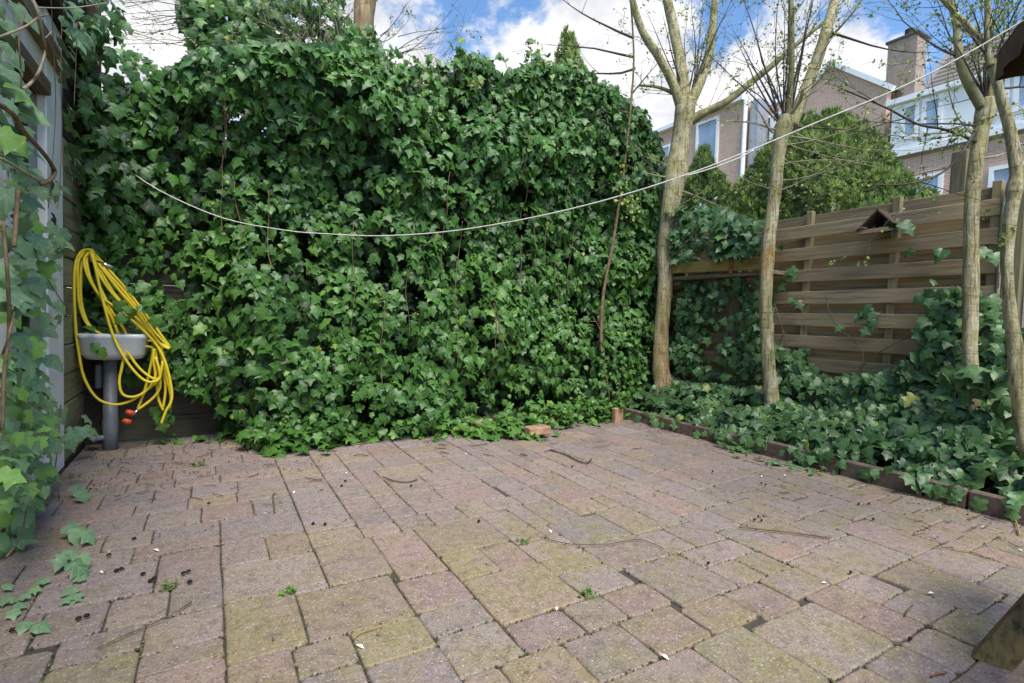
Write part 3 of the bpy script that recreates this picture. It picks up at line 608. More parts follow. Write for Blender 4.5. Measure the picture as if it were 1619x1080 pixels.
# right-hand house: white dormer band over a brick wall, tiled roof, chimney
h = thing('row_house', (HX, 4, 0), 'brick house with a white box dormer and square chimney behind the right fence', 'house', 'brick row houses behind the garden')
hb_('wall', h, (HX, -2, -.06), (HX+.3, 7.30, 5.62), M['brick'])
hb_('gutter', h, (HX-.16, -2, 5.625), (HX+.3, 7.30, 5.76), M['hwhite'])
dm = hb_('dormer', h, (HX+.02, -1.0, 5.763), (HX+3.2, 7.17, 7.06), M['hwhite'])
hb_('cornice', dm, (HX-.14, -1.1, 7.063), (HX+3.25, 7.27, 7.20), M['hwhite'])
for a, b in ((6.52, 6.93), (6.02, 6.46), (4.75, 5.15), (4.2, 4.68), (2.4, 3.6)): hwin(h, HX+.015, a, b, 6.08, 7.0)
k = MB()   # roof: left slope strip beside the dormer, and the slope above it
k.add([(HX-.1, -2, 5.70), (HX-.1, 7.42, 5.70), (HX+4.2, 7.42, 9.9), (HX+4.2, -2, 9.9), (HX-.1, -2, 5.58), (HX-.1, 7.42, 5.58), (HX+4.2, 7.42, 9.72), (HX+4.2, -2, 9.72)],
      [(0, 3, 2, 1), (4, 5, 6, 7), (0, 1, 5, 4), (1, 2, 6, 5), (2, 3, 7, 6), (3, 0, 4, 7)])
obj('roof', k, M['tile'], h)
k = MB(); k.beam((HX-.15, 7.47, 5.72), (HX+4.25, 7.47, 10.0), .09, .2); obj('verge', k, M['lead'], h)
ch = hb_('chimney', h, (HX+.9, 7.05, 6.0), (HX+1.45, 7.78, 9.24), plain('weathered_chimney_brick', (.30, .245, .20), .9, .2, .25, 6, .3))
hb_('cap', ch, (HX+.85, 7.0, 9.243), (HX+1.5, 7.83, 9.31), M['tile'])
k = MB(); k.tube([(HX+1.25, 7.4, 9.353), (HX+1.25, 7.4, 9.60)], .12, 10); obj('pot', k, M['soffit'], ch)
hwin(h, HX-.03, 5.9, 6.85, 3.2, 5.02); hwin(h, HX-.03, 2.0, 5.0, 3.2, 4.9, (3.0, 4.0))
k = MB(); k.tube([(HX-.09, 5.2, -.05), (HX-.09, 5.2, 5.62)], .05, 8); obj('downpipe', k, M['hwhite'], h)
# gabled brick house
h = thing('row_house', (HX+.5, 9, 0), 'brick house with a pointed gable and white verge boards left of the chimney', 'house', 'brick row houses behind the garden')
k = MB(); X0, X1 = HX+.35, HX+.6
prof = [(7.48, -.06), (10.65, -.06), (10.65, 7.75), (9.05, 8.98), (7.48, 7.72)]
vs = [(X0, y, z) for y, z in prof]+[(X1, y, z) for y, z in prof]
k.add(vs, [(0, 1, 2, 3, 4)[::-1], (5, 6, 7, 8, 9)]+[(i, (i+1) % 5, 5+(i+1) % 5, 5+i) for i in range(5)]); obj('wall', k, M['brick'], h)
k = MB(); k.beam((HX+.3, 7.30, 7.68), (HX+.3, 9.05, 9.07), .12, .13, up=(0, 0, 1)); obj('verge_board', k, M['hwhite'], h)
k = MB(); k.beam((HX+.3, 9.05, 9.07), (HX+.3, 10.8, 7.72), .12, .13, up=(0, 0, 1)); obj('verge_board', k, M['hwhite'], h)
k = MB(); k.add([(HX+.25, 7.3, 7.70), (HX+6, 7.3, 7.70), (HX+6, 9.05, 9.14), (HX+.25, 9.05, 9.14), (HX+.25, 10.8, 7.75), (HX+6, 10.8, 7.75)], [(0, 1, 2, 3), (3, 2, 5, 4)]); obj('roof', k, M['tile'], h)
hwin(h, HX+.32, 8.6, 9.5, 5.6, 7.1)
# left house with downpipe and windows
h = thing('row_house', (HX, 13, 0), 'flat topped brick house with white downpipe and windows, farthest left of the row', 'house', 'brick row houses behind the garden')
hb_('wall', h, (HX, 11.72, -.06), (HX+.3, 18.0, 8.80), M['brick']); hb_('roof_edge', h, (HX-.2, 11.72, 8.803), (HX+.4, 18.1, 8.95), M['hwhite'])
hb_('wall', h, (HX+.8, 10.66, -.06), (HX+1.1, 11.718, 8.7), M['brick'])
hwin(h, HX-.03, 12.75, 13.75, 5.4, 8.6); hwin(h, HX-.03, 15.0, 16.4, 5.4, 8.2)
hwin(h, HX+.75, 10.72, 11.65, 5.2, 8.3, (11.18,))
k = MB(); k.tube([(HX-.08, 11.66, -.05), (HX-.08, 11.66, 8.80)], .07, 8); obj('downpipe', k, M['hwhite'], h)
k = MB(); k.box((HX+.1, 11.3, 0), (HX+.7, 11.6, 8.75)); obj('reveal', k, M['lead'], h)

# ================================================================== LEAVES
import numpy as np
def ivy_shape(seed):
    r = random.Random(seed)
    w = r.uniform(.88, 1.12); lob = r.uniform(.85, 1.12); sin_ = r.uniform(.85, 1.2); fold = r.uniform(.10, .30); curl = r.uniform(.25, .8)
    R = [(.12, -.09), (.30, -.11), (.47*lob, .02), (.38, .17), (.30/sin_, .26), (.42, .36), (.57*lob, .55), (.38, .60), (.25/sin_, .67), (.17, .84)]
    h = (0, .15, 0, .55, .25, .85, .1, 0)[seed % 8]
    HT = [(.14, -.1), (.34, -.1), (.47, .03), (.5, .18), (.48, .3), (.44, .42), (.38, .55), (.31, .66), (.22, .78), (.12, .92)]
    R = [(a+(c-a)*h, b_+(d-b_)*h) for (a, b_), (c, d) in zip(R, HT)]
    V = [(0, 0), (0, .3), (0, .62), (0, 1.08)]
    def z(x, y): return -fold*abs(x)-curl*max(0, y-.35)**2-.5*max(0, abs(x)-.35)**1.5+.035*math.sin(9*y+seed)*abs(x)*3+.03*math.sin(7*x+seed*2)
    pts = [(x*w, y) for x, y in V]+[(x*w*r.uniform(.95, 1.05), y*r.uniform(.97, 1.03)) for x, y in R]+[(-x*w*r.uniform(.95, 1.05), y*r.uniform(.97, 1.03)) for x, y in R]
    f = []
    for s in (0, 1):
        o = 4+10*s
        T = [(0, o, 1)]+[(o+i, o+i+1, 1) for i in range(4)]+[(o+4, 2, 1)]+[(o+i, o+i+1, 2) for i in range(4, 9)]+[(o+9, 3, 2)]
        f += T if s == 0 else [t[::-1] for t in T]
    return np.array([(x, y-.1, z(x, y)) for x, y in pts]), np.array(f), np.array(pts)
def dart_shape(seed):
    r = random.Random(seed); w = r.uniform(.32, .45)
    P = np.array([(0, 0, 0), (w*.8, .3, -.06), (w, .55, -.1), (0, 1.0, -.15), (-w, .55, -.1), (-w*.8, .3, -.06), (0, .5, .03)])
    return P, np.array([(0, 1, 6), (1, 2, 6), (2, 3, 6), (3, 4, 6), (4, 5, 6), (5, 0, 6)]), P[:, :2]
def spray_shape(seed):
    r = random.Random(seed)
    P, F = [], []
    for a, L in ((-.75, .55), (-.4, .8), (0, 1), (.4, .8), (.75, .55)):
        a += r.uniform(-.1, .1); d = (math.sin(a), math.cos(a)); o = len(P); q = (d[1], -d[0])
        b = (0, .1*abs(a)); zz = r.uniform(-.12, .12)
        P += [(b[0], b[1], 0), (d[0]*L*.5+q[0]*.09, d[1]*L*.5+q[1]*.09, zz), (d[0]*L, d[1]*L, zz*1.5), (d[0]*L*.5-q[0]*.09, d[1]*L*.5-q[1]*.09, zz)]
        F += [(o, o+1, o+2), (o, o+2, o+3)]
    P = np.array(P); return P, np.array(F), P[:, :2]
IVY = [ivy_shape(s) for s in range(16)]
DART = [dart_shape(s) for s in range(3)]
SPRAY = [spray_shape(s) for s in range(4)]

class Leaves:
    """collects leaves: position, frame, size, tint, shape"""
    def __init__(s, shapes): s.sh = shapes; s.P = []; s.M = []; s.S = []; s.T = []; s.K = []; s.front = []
    def add(s, p, n, tip, size, tint, front=True):
        n = Vector(n).normalized(); tip = Vector(tip); tip = tip-n*tip.dot(n)
        if tip.length < 1e-4: tip = n.orthogonal()
        tip.normalize(); x = tip.cross(n)
        s.P.append(tuple(p)); s.M.append((x.x, tip.x, n.x, x.y, tip.y, n.y, x.z, tip.z, n.z)); s.S.append(size); s.T.append(max(0, min(1, tint)))
        s.K.append(random.randrange(len(s.sh))); s.front.append(front)
    def mesh(s, name, mat, idx=None):
        P = np.array(s.P); Mx = np.array(s.M).reshape(-1, 3, 3); S = np.array(s.S); T = np.array(s.T); K = np.array(s.K)
        if idx is None: idx = np.arange(len(P))
        idx = np.array(idx, int); vs, fs, ts, us, off = [], [], [], [], 0
        for k, (V, F, U) in enumerate(s.sh):
            ii = idx[K[idx] == k]
            if not len(ii): continue
            W = np.einsum('nij,vj->nvi', Mx[ii], V)*S[ii][:, None, None]+P[ii][:, None, :]
            nv = len(V); vs.append(W.reshape(-1, 3)); fs.append((F[None]+(off+np.arange(len(ii))*nv)[:, None, None]).reshape(-1, 3))
            ts.append(np.repeat(T[ii], nv)); us.append(np.tile(U, (len(ii), 1))); off += nv*len(ii)
        V = np.concatenate(vs); F = np.concatenate(fs); T_ = np.concatenate(ts); U = np.concatenate(us)
        me = bpy.data.meshes.new(name)
        me.vertices.add(len(V)); me.vertices.foreach_set('co', V.ravel())
        me.loops.add(F.size); me.loops.foreach_set('vertex_index', F.ravel().astype(np.int32))
        me.polygons.add(len(F)); me.polygons.foreach_set('loop_start', (np.arange(len(F))*3).astype(np.int32))
        me.polygons.foreach_set('use_smooth', np.ones(len(F), bool))
        me.update(calc_edges=True)
        at = me.attributes.new('tint', 'FLOAT', 'POINT'); at.data.foreach_set('value', T_.astype(np.float32))
        uvl = me.uv_layers.new(name='uv'); uvl.data.foreach_set('uv', U[F.ravel()].astype(np.float32).ravel())
        me.materials.append(mat); return me
    _cache = {}
    def single(s, k, tint, mat):
        b = round(tint*8)/8; key = (id(s.sh), k, b, mat.name)
        if key not in Leaves._cache:
            L = Leaves([s.sh[k]]); L.add((0, 0, 0), (0, 0, 1), (0, 1, 0), 1, b); Leaves._cache[key] = L.mesh('leaf', mat)
        return Leaves._cache[key]
    def build(s, parent, mat, n_parts=300, mass='leaf_mass'):
        base = absloc(parent); N = len(s.P)
        score = []
        for i in range(N):
            x, y, d = pix(s.P[i])
            if s.front[i] and d > .3 and -10 < x < 1630 and -10 < y < 1090:
                nrm = Vector((s.M[i][2], s.M[i][5], s.M[i][8])); v = (EYE-Vector(s.P[i])).normalized()
                score.append((s.S[i]/d*max(.05, nrm.dot(v)), i))
        score.sort(reverse=True); top = [i for _, i in score[:n_parts]]; ts = set(top)
        for i in top:
            o = bpy.data.objects.new('leaf', s.single(s.K[i], s.T[i], mat)); COL.objects.link(o); o.parent = parent
            m = Matrix((s.M[i][0:3], s.M[i][3:6], s.M[i][6:9])).to_4x4()
            o.matrix_basis = Matrix.Translation(Vector(s.P[i])-base) @ m @ Matrix.Scale(s.S[i], 4)
        rest_ = [i for i in range(N) if i not in ts]
        if rest_: tag(link(mass, s.mesh(mass, mat, rest_), parent), kind='stuff')

def inside(x, y, poly):
    c = False; n = len(poly)
    for i in range(n):
        (xa, ya), (xb, yb) = poly[i], poly[(i+1) % n]
        if (ya > y) != (yb > y) and x < (xb-xa)*(y-ya)/(yb-ya)+xa: c = not c
    return c
def sm(a, b, x): t = max(0, min(1, (x-a)/(b-a))); return t*t*(3-2*t)
def nz3(x, y, z=0.0): return noise.noise(Vector((x, y, z)))

# ------------------------------------------------------------------ the ivy hedge at the back
HY = 3.95
HPOLY_PX = [(134, 600), (128, 430), (128, 300), (140, 190), (180, 118), (262, 112), (300, 90), (330, 66), (420, 62), (520, 70), (590, 62), (616, 112), (650, 104), (680, 112), (720, 96), (745, 86), (772, 92), (800, 118),
            (830, 100), (850, 92), (880, 104), (930, 110), (965, 138), (1010, 172), (1045, 215), (1062, 300), (1066, 420), (1066, 600), (1030, 640), (1000, 640), (850, 668), (760, 680),
            (650, 680), (560, 690), (480, 706), (430, 712), (390, 700), (350, 668), (340, 610), (318, 628), (285, 618), (266, 560), (262, 600)]
HPOLY = [(lambda p: (p.x, p.z))(at_y(x, y, HY)) for x, y in HPOLY_PX]
HX0, HX1 = min(p[0] for p in HPOLY)*1.12, max(p[0] for p in HPOLY)*1.08; HZ1 = max(p[1] for p in HPOLY)*1.12
def in_hedge(x, y, z): k = HY/y; return inside(x*k, CAM_H+(z-CAM_H)*k, HPOLY)   # the outline was surveyed on the plane y = HY
def hedge_front(x, z):
    t = .10+.42*sm(-.45, .45, x+.25*sm(1.2, 2.0, z))
    t += .10*sm(.55, .0, z)*sm(.1, .5, x)
    t -= .10*sm(2.2, 3.1, z)
    a = sm(-.5, .3, x)
    t += a*(.22*nz3(x*.85+3, z*1.05, 1.7)+.13*nz3(x*2.1, z*2.3, 5)+.06*nz3(x*5, z*5, 9))
    t += a*.16*math.exp(-((x-1.9)/1.1)**2-((z-2.45)/.35)**2)      # overhanging fringe high up
    t += .26*math.exp(-((x-.45)/.75)**2-((z-2.62)/.30)**2)      # fringe at upper left
    t -= .16*math.exp(-((x-.3)/.6)**2-((z-1.75)/.5)**2)
    t += a*.14*math.exp(-((x-.55)/.5)**2-((z-.9)/.5)**2)
    return 4.40-max(.03, t)
hedge = thing('ivy_hedge', (1.8, 4.2, 0), 'tall ivy hedge with dark glossy lobed leaves filling the whole back of the yard', 'hedge')
L = Leaves(IVY); rh = random.Random(21)
def wall_leaf(L, r, p, out, size, tint, front=True, up=.35, jit=.55):
    n = Vector(out)+Vector((r.gauss(0, jit), r.gauss(0, jit), up+r.gauss(0, jit*.7)))
    tip = Vector((r.gauss(0, .55), 0, -1))-Vector(out)*-.3
    L.add(p, n, tip, size, tint, front)
cnt = 0
while cnt < 14000:
    x, z = rh.uniform(HX0, HX1), rh.uniform(0, HZ1)
    y = hedge_front(x, z)
    if not in_hedge(x, y, z): continue
    g_ = .40+1.1*nz3(x*2.6+7, z*2.6, 2.2)+1.4*nz3(x*7.5, z*7.5, 4)
    if rh.random() > .07+.93*max(0, g_): continue
    dx = .02; nx_ = (hedge_front(x+dx, z)-hedge_front(x-dx, z))/(2*dx); nzv = (hedge_front(x, z+dx)-hedge_front(x, z-dx))/(2*dx)
    out = Vector((nx_*.7, -1, nzv*.7)).normalized()
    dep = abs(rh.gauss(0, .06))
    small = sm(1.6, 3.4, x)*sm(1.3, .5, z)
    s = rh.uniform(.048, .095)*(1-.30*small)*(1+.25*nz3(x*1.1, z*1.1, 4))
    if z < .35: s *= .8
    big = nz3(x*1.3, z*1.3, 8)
    tint = .46+.16*big+rh.gauss(0, .13)-dep*1.2+.10*small  # leaves set deeper tinted darker, gap shade put into the colour
    q = rh.random()
    if q > .965: tint, s = rh.uniform(.82, .95), s*.55
    elif q > .94: s *= .55; tint += .2
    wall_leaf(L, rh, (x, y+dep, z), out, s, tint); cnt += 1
cnt = 0
while cnt < 7500:      # inner layers, tinted dark so the gaps read as shaded
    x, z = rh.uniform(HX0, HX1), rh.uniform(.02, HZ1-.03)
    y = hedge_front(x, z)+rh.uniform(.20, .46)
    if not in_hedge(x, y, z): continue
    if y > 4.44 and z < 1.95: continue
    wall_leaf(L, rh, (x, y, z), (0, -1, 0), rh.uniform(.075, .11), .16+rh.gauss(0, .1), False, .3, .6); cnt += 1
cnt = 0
while cnt < 2600:      # inner leaves above the fence top, shade put into their dark tint
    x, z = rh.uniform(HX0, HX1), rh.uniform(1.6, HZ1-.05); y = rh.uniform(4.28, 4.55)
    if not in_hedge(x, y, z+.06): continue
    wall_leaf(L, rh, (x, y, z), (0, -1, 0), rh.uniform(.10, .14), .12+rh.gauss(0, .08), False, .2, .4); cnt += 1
for a, b_ in ((188, 478), (200, 486), (214, 492), (222, 484), (196, 500), (232, 470), (240, 478), (206, 455), (228, 448), (150, 545), (162, 552), (140, 515), (245, 500), (258, 640), (250, 655), (262, 650), (270, 660), (255, 668), (244, 646)):
    wall_leaf(L, rh, at_y(a, b_, 4.0 if b_ < 600 else 4.2), (.1, -1, 0), rh.uniform(.05, .085), .6+rh.gauss(0, .1))
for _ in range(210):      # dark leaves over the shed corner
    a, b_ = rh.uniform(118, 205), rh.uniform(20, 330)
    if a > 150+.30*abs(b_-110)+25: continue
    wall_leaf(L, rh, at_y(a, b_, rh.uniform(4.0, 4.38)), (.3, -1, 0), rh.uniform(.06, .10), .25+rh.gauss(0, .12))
# free sprigs breaking the top line
stems = MB()
for _ in range(75):
    x = rh.uniform(.9, 4.0); zt = 0
    for k in range(80):
        z = 3.9-k*.03
        if in_hedge(x, hedge_front(x, z), z): zt = z; break
    if not zt: continue
    y = hedge_front(x, zt)+rh.uniform(.0, .2); h = rh.uniform(.05, .20); ln = rh.uniform(-.6, .6)
    pts = [Vector((x+ln*h*t*t, y+.05*t, zt-.12+(h+.12)*t)) for t in (0, .33, .66, 1)]
    stems.tube(pts, [.004, .003, .003, .002], 5, .4)
    for t in range(rh.randint(3, 7)):
        u = rh.uniform(.35, 1); p = pts[0].lerp(pts[3], u)+Vector((rh.uniform(-.05, .05), rh.uniform(-.05, .03), rh.uniform(-.03, .03)))
        L.add(p, (rh.gauss(0, .6), -.7, rh.gauss(.4, .4)), (rh.gauss(0, .8), 0, rh.uniform(-1, .4)), rh.uniform(.045, .08), .58+rh.gauss(0, .15))
# creepers running out over the paving at the hedge foot
def creep(L, r, x0, y0, x1, y1, n, s0, s1, tint, z1=.09, w=.08, side=0):
    for _ in range(n):
        t = r.random(); x = x0+(x1-x0)*t+r.gauss(0, w); y = y0+(y1-y0)*t+r.gauss(0, w)
        z = .012+z1*r.random()**1.6
        L.add((x, y, z), (r.gauss(0, .4), -.35+r.gauss(0, .4), 1), (r.gauss(0, 1), r.gauss(-.5, 1), 0), r.uniform(s0, s1), tint+r.gauss(0, .12))
creep(L, rh, .45, 3.72, 1.2, 3.92, 150, .05, .10, .55, .12, .08)
creep(L, rh, 1.2, 3.88, 2.35, 3.62, 260, .04, .085, .60, .13, .09)
creep(L, rh, 1.75, 3.62, 2.28, 3.38, 110, .04, .08, .62, .08, .06)
creep(L, rh, 2.35, 3.72, 3.5, 3.80, 420, .035, .075, .62, .20, .09)
creep(L, rh, .25, 3.85, .5, 3.68, 70, .05, .11, .50, .16, .06)
creep(L, rh, -.35, 4.25, .2, 4.2, 26, .04, .07, .45, .06, .05)
for k in range(24):    # long bare runners hanging in the leaves
    x = rh.uniform(-.2, 3.9); z = rh.uniform(.8, 2.7); ln = rh.uniform(.3, .9)
    pts = []
    for t in range(6):
        zz = z-ln*t/5
        if zz < .05: break
        xx = x+.05*nz3(x*5, zz*3, k); pts.append((xx, hedge_front(xx, zz)-.012-.02*rh.random(), zz))
    if len(pts) > 2: stems.tube(spline(pts), .0016+.0014*rh.random(), 5, .4)
L.build(hedge, M['ivy'])
tag(obj('ivy_stems', stems, M['stem'], hedge, True), kind='stuff')

# ------------------------------------------------------------------ ivy on the right-hand fence and its bed
ivr = thing('fence_ivy', (3.9, 2.4, .08), 'large leaved ivy with bluish sky sheen in its leaf colour climbing the right fence and spilling over the kerb', 'ivy')
L = Leaves(IVY); rr = random.Random(5)
# mound over the bed
cnt = 0
while cnt < 4300:
    y = rr.uniform(-.6, 4.2); u = rr.random()
    hgt = .25+.12*nz3(y*1.6, u*2, 3)+.09*nz3(y*5, u*5, 8)+.20*sm(2.3, 1.2, y)
    x = 3.57+.65*u
    z = .13+hgt*sm(-.02, .85, u)+rr.uniform(-.05, .03)
    if rr.random() > .45+1.1*nz3(y*3.5, u*4, 6)+.6*nz3(y*9, u*9, 2): continue
    nn = Vector((-1+.35*u, -.5, .55)); far = sm(2.4, 3.6, y)
    s = rr.uniform(.055, .10)*(1-.40*far)
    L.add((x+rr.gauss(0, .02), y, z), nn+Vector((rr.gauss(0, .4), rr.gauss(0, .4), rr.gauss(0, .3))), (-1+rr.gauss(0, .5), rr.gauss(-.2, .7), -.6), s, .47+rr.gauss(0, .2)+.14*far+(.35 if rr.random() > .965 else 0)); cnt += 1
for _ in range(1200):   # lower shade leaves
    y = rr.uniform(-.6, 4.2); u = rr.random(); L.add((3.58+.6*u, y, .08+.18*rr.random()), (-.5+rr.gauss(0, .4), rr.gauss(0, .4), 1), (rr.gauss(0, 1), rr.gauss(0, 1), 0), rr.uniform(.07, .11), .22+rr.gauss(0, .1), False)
FIV = []
def fence_patch(px, X, n, s0, s1, tint, thick=.14, jit=.5, dens=1.0, up=.45):
    poly = [(lambda p: (p.y, p.z))(at_x(a, b, X)) for a, b in px]
    ya, yb = min(p[0] for p in poly), max(p[0] for p in poly); za, zb = min(p[1] for p in poly), max(p[1] for p in poly)
    k = 0; guard = 0
    while k < n and guard < n*60:
        guard += 1
        y, z = rr.uniform(ya, yb), rr.uniform(za, zb)
        if not inside(y, z, poly): continue
        if rr.random() > .6+dens*nz3(y*2.8, z*2.8, 3.3)+.7*nz3(y*8, z*8, 1): continue
        x = X+rr.uniform(-.4, 1)*thick*.5+.05*nz3(y*3, z*3, 1)
        L.add((x, y, z), (-1+rr.gauss(0, jit), -.35+rr.gauss(0, jit), up+rr.gauss(0, jit*.6)), (-.3, rr.gauss(0, .6), -1), rr.uniform(s0, s1), tint+rr.gauss(0, .12)); k += 1
fence_patch([(1222, 560), (1262, 552), (1285, 590), (1340, 612), (1400, 600), (1440, 570), (1470, 500), (1450, 465), (1480, 440), (1520, 448), (1560, 480), (1600, 520), (1660, 540), (1660, 780), (1225, 660)], 4.10, 1300, .055, .105, .52, .24, .45, 1.4)
fence_patch([(1225, 600), (1300, 600), (1400, 585), (1450, 560), (1450, 660), (1225, 660)], 4.05, 420, .05, .09, .52, .16)
fence_patch([(1495, 585), (1610, 575), (1610, 700), (1495, 700)], 3.86, 110, .06, .11, .52, .12)
fence_patch([(1222, 540), (1255, 560), (1250, 600), (1222, 610)], 4.12, 50, .07, .11, .48)
fence_patch([(1066, 440), (1210, 440), (1212, 640), (1062, 640)], 4.06, 640, .05, .09, .52, .24)
fence_patch([(1060, 335), (1090, 322), (1130, 326), (1165, 334), (1205, 350), (1210, 376), (1196, 408), (1150, 402), (1120, 420), (1064, 415)], 3.97, 420, .055, .10, .58, .3, .55, 1.0, .9)
for a, b in ((1330, 516), (1366, 486), (1371, 494), (1360, 500), (1378, 507), (1372, 518), (1248, 432), (1256, 425), (1236, 447), (1412, 349), (1430, 353), (1405, 345), (1484, 394), (1492, 398), (1237, 385), (1250, 472), (1262, 478), (1560, 395), (1572, 402), (1566, 470), (1556, 480), (1440, 395)):
    p = at_x(a, b, 4.17); L.add(p, (-1, -.4+rr.gauss(0, .4), .5), (0, rr.gauss(0, .7), -1), rr.uniform(.06, .115), .5+rr.gauss(0, .1))
for _ in range(60):   # leaves hanging over the kerb
    y = rr.uniform(.9, 3.6); L.add((3.50+rr.uniform(-.03, .02), y, rr.uniform(.05, .14)), (-1+rr.gauss(0, .3), rr.gauss(-.3, .4), .5), (-.2, rr.gauss(0, .6), -1), rr.uniform(.045, .085), .5+rr.gauss(0, .12))
creep(L, rr, 3.30, 2.30, 3.42, 1.75, 26, .03, .055, .66, .04, .05)
creep(L, rr, 3.40, 2.55, 3.47, 2.35, 22, .04, .08, .58, .06, .03)
fs_ = MB()
for k in range(26):
    y = rr.uniform(1.0, 4.1); z = .15; pts = []
    hh = rr.uniform(.3, 1.1)
    for t in range(6): pts.append((4.19-.03*rr.random(), y+.25*nz3(k*3.1, t*.5)*t/2, z+hh*t/5))
    fs_.tube(spline(pts), .004, 5)
L.build(ivr, M['ivy_sheen']); tag(obj('ivy_stems', fs_, M['stem'], ivr, True), kind='stuff')

# ------------------------------------------------------------------ ivy on the left wall, close to the viewer
ivl = thing('wall_ivy', (-.6, 2.6, 0), 'ivy lightened to pale grey green in place of light, with long stems hanging over the white door frame on the left', 'ivy')
L = Leaves(IVY); rl_ = random.Random(9)
def left_patch(px, n, o0, o1, s0, s1, t0, t1, edge=False):
    xs = [p[0] for p in px]; ys = [p[1] for p in px]; k = 0
    while k < n:
        a, b = rl_.uniform(min(xs), max(xs)), rl_.uniform(min(ys), max(ys))
        if not inside(a, b, px): continue
        p = at_x(a, b, XW+rl_.uniform(o0, o1))
        if edge: nn = Vector((1, .5, .9)); nn += Vector((rl_.gauss(0, .25), rl_.gauss(0, .25), rl_.gauss(0, .2))); tip = (.6, -.2, -.7)
        else: nn = Vector((.85, -.5, .55))+Vector((rl_.gauss(0, .4), rl_.gauss(0, .4), rl_.gauss(0, .35))); tip = (.25+rl_.gauss(0, .5), rl_.gauss(0, .5), -.8)
        L.add(p, nn, tip, rl_.uniform(s0, s1), rl_.uniform(t0, t1)); k += 1
left_patch([(0, 0), (40, 0), (18, 60), (40, 180), (60, 260), (66, 340), (76, 420), (66, 600), (0, 600)], 120, .04, .20, .05, .095, .45, .72)
left_patch([(60, 240), (112, 300), (112, 350), (96, 420), (60, 420)], 16, .03, .12, .055, .095, .45, .66)
left_patch([(50, 400), (100, 430), (96, 560), (112, 620), (100, 680), (60, 640)], 14, .03, .12, .055, .095, .45, .7)
left_patch([(0, 560), (70, 590), (95, 680), (85, 760), (50, 800), (0, 800)], 190, .04, .20, .04, .07, .48, .82)
left_patch([(0, 780), (60, 790), (100, 840), (90, 910), (0, 920)], 70, .02, .10, .045, .085, .45, .85)
left_patch([(90, 60), (150, 60), (140, 230), (105, 260)], 30, .04, .2, .05, .075, .5, .7, True)
left_patch([(90, 225), (135, 225), (140, 270), (100, 290)], 8, .05, .2, .065, .09, .5, .65, True)
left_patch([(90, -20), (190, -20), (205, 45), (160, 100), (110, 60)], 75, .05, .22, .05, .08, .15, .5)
left_patch([(102, 640), (150, 660), (128, 720), (104, 730)], 6, .05, .12, .07, .10, .45, .6)
for a, b in ((118, 770), (128, 778), (110, 832), (124, 838), (135, 842), (112, 872), (128, 880), (118, 892), (100, 880)):
    p = at_z(a, b, .05); L.add(p, (.5, -.6, .8), (rl_.gauss(0, .6), -.5, -.4), rl_.uniform(.05, .075), rl_.uniform(.42, .6))
for a, b in ((28, 955), (40, 985), (60, 988), (20, 965), (118, 930), (122, 940), (112, 945), (132, 912), (60, 930), (44, 940), (16, 945), (75, 915), (10, 925)):
    p = at_z(a, b, .02); L.add(p, (.1, -.3, 1), (rl_.gauss(0, 1), -.5, 0), rl_.uniform(.030, .048), rl_.uniform(.45, .66))
L.build(ivl, M['ivy_lit'])
LS = MB(); LSP = MB()
def lpath(mbx, pts, o, r0, r1=None):
    w = [at_x(a, b, XW+o+.03*rl_.random()) for a, b in pts]; n = len(w)
    w, rr_ = spline(w, [.62*(r0+(((r1 or r0)-r0)*i/(n-1))) for i in range(n)]); mbx.tube(w, rr_, 6, .4, rough=.15)
lpath(LSP, [(48, -10), (62, 25), (68, 60), (72, 80), (62, 112), (50, 130), (38, 140)], .24, .006, .007)
lpath(LSP, [(64, 25), (40, 42), (0, 58)], .24, .005); lpath(LSP, [(72, 60), (82, 50)], .24, .003); lpath(LSP, [(64, 26), (76, 24)], .24, .004)
lpath(LS, [(-10, 160), (20, 180), (38, 208), (60, 232), (78, 255), (86, 272), (80, 284), (66, 290)], .22, .011, .013)
lpath(LSP, [(0, 250), (22, 262), (44, 276), (62, 286)], .22, .006, .009)
lpath(LS, [(40, 20), (30, 60), (34, 130), (28, 200)], .14, .004); lpath(LS, [(80, -10), (84, 60), (88, 160), (84, 240), (76, 330)], .1, .003)
lpath(LS, [(98, 30), (96, 120), (98, 200), (94, 300), (90, 330)], .08, .003); lpath(LS, [(122, 35), (120, 100), (117, 170)], .2, .002)
lpath(LS, [(5, 350), (12, 440), (14, 520), (6, 600), (4, 680)], .2, .008); lpath(LS, [(26, 480), (14, 530), (4, 560)], .2, .005)
lpath(LS, [(74, 440), (88, 462), (100, 480), (112, 500)], .06, .004); lpath(LS, [(96, 640), (92, 700), (84, 760), (74, 800)], .07, .005)
lpath(LS, [(60, 620), (68, 670), (80, 706)], .1, .004); lpath(LS, [(44, 760), (40, 820), (26, 860), (10, 880)], .16, .005); lpath(LS, [(90, 760), (96, 810), (104, 850)], .1, .003)
lpath(LSP, [(60, 12), (120, 12), (170, 4)], .25, .003); lpath(LS, [(28, 300), (26, 340), (22, 390)], .22, .01)
tag(obj('ivy_stems', LS, M['stem'], ivl, True), kind='stuff'); tag(obj('bare_stems', LSP, M['twig_pale'], ivl, True), kind='stuff')

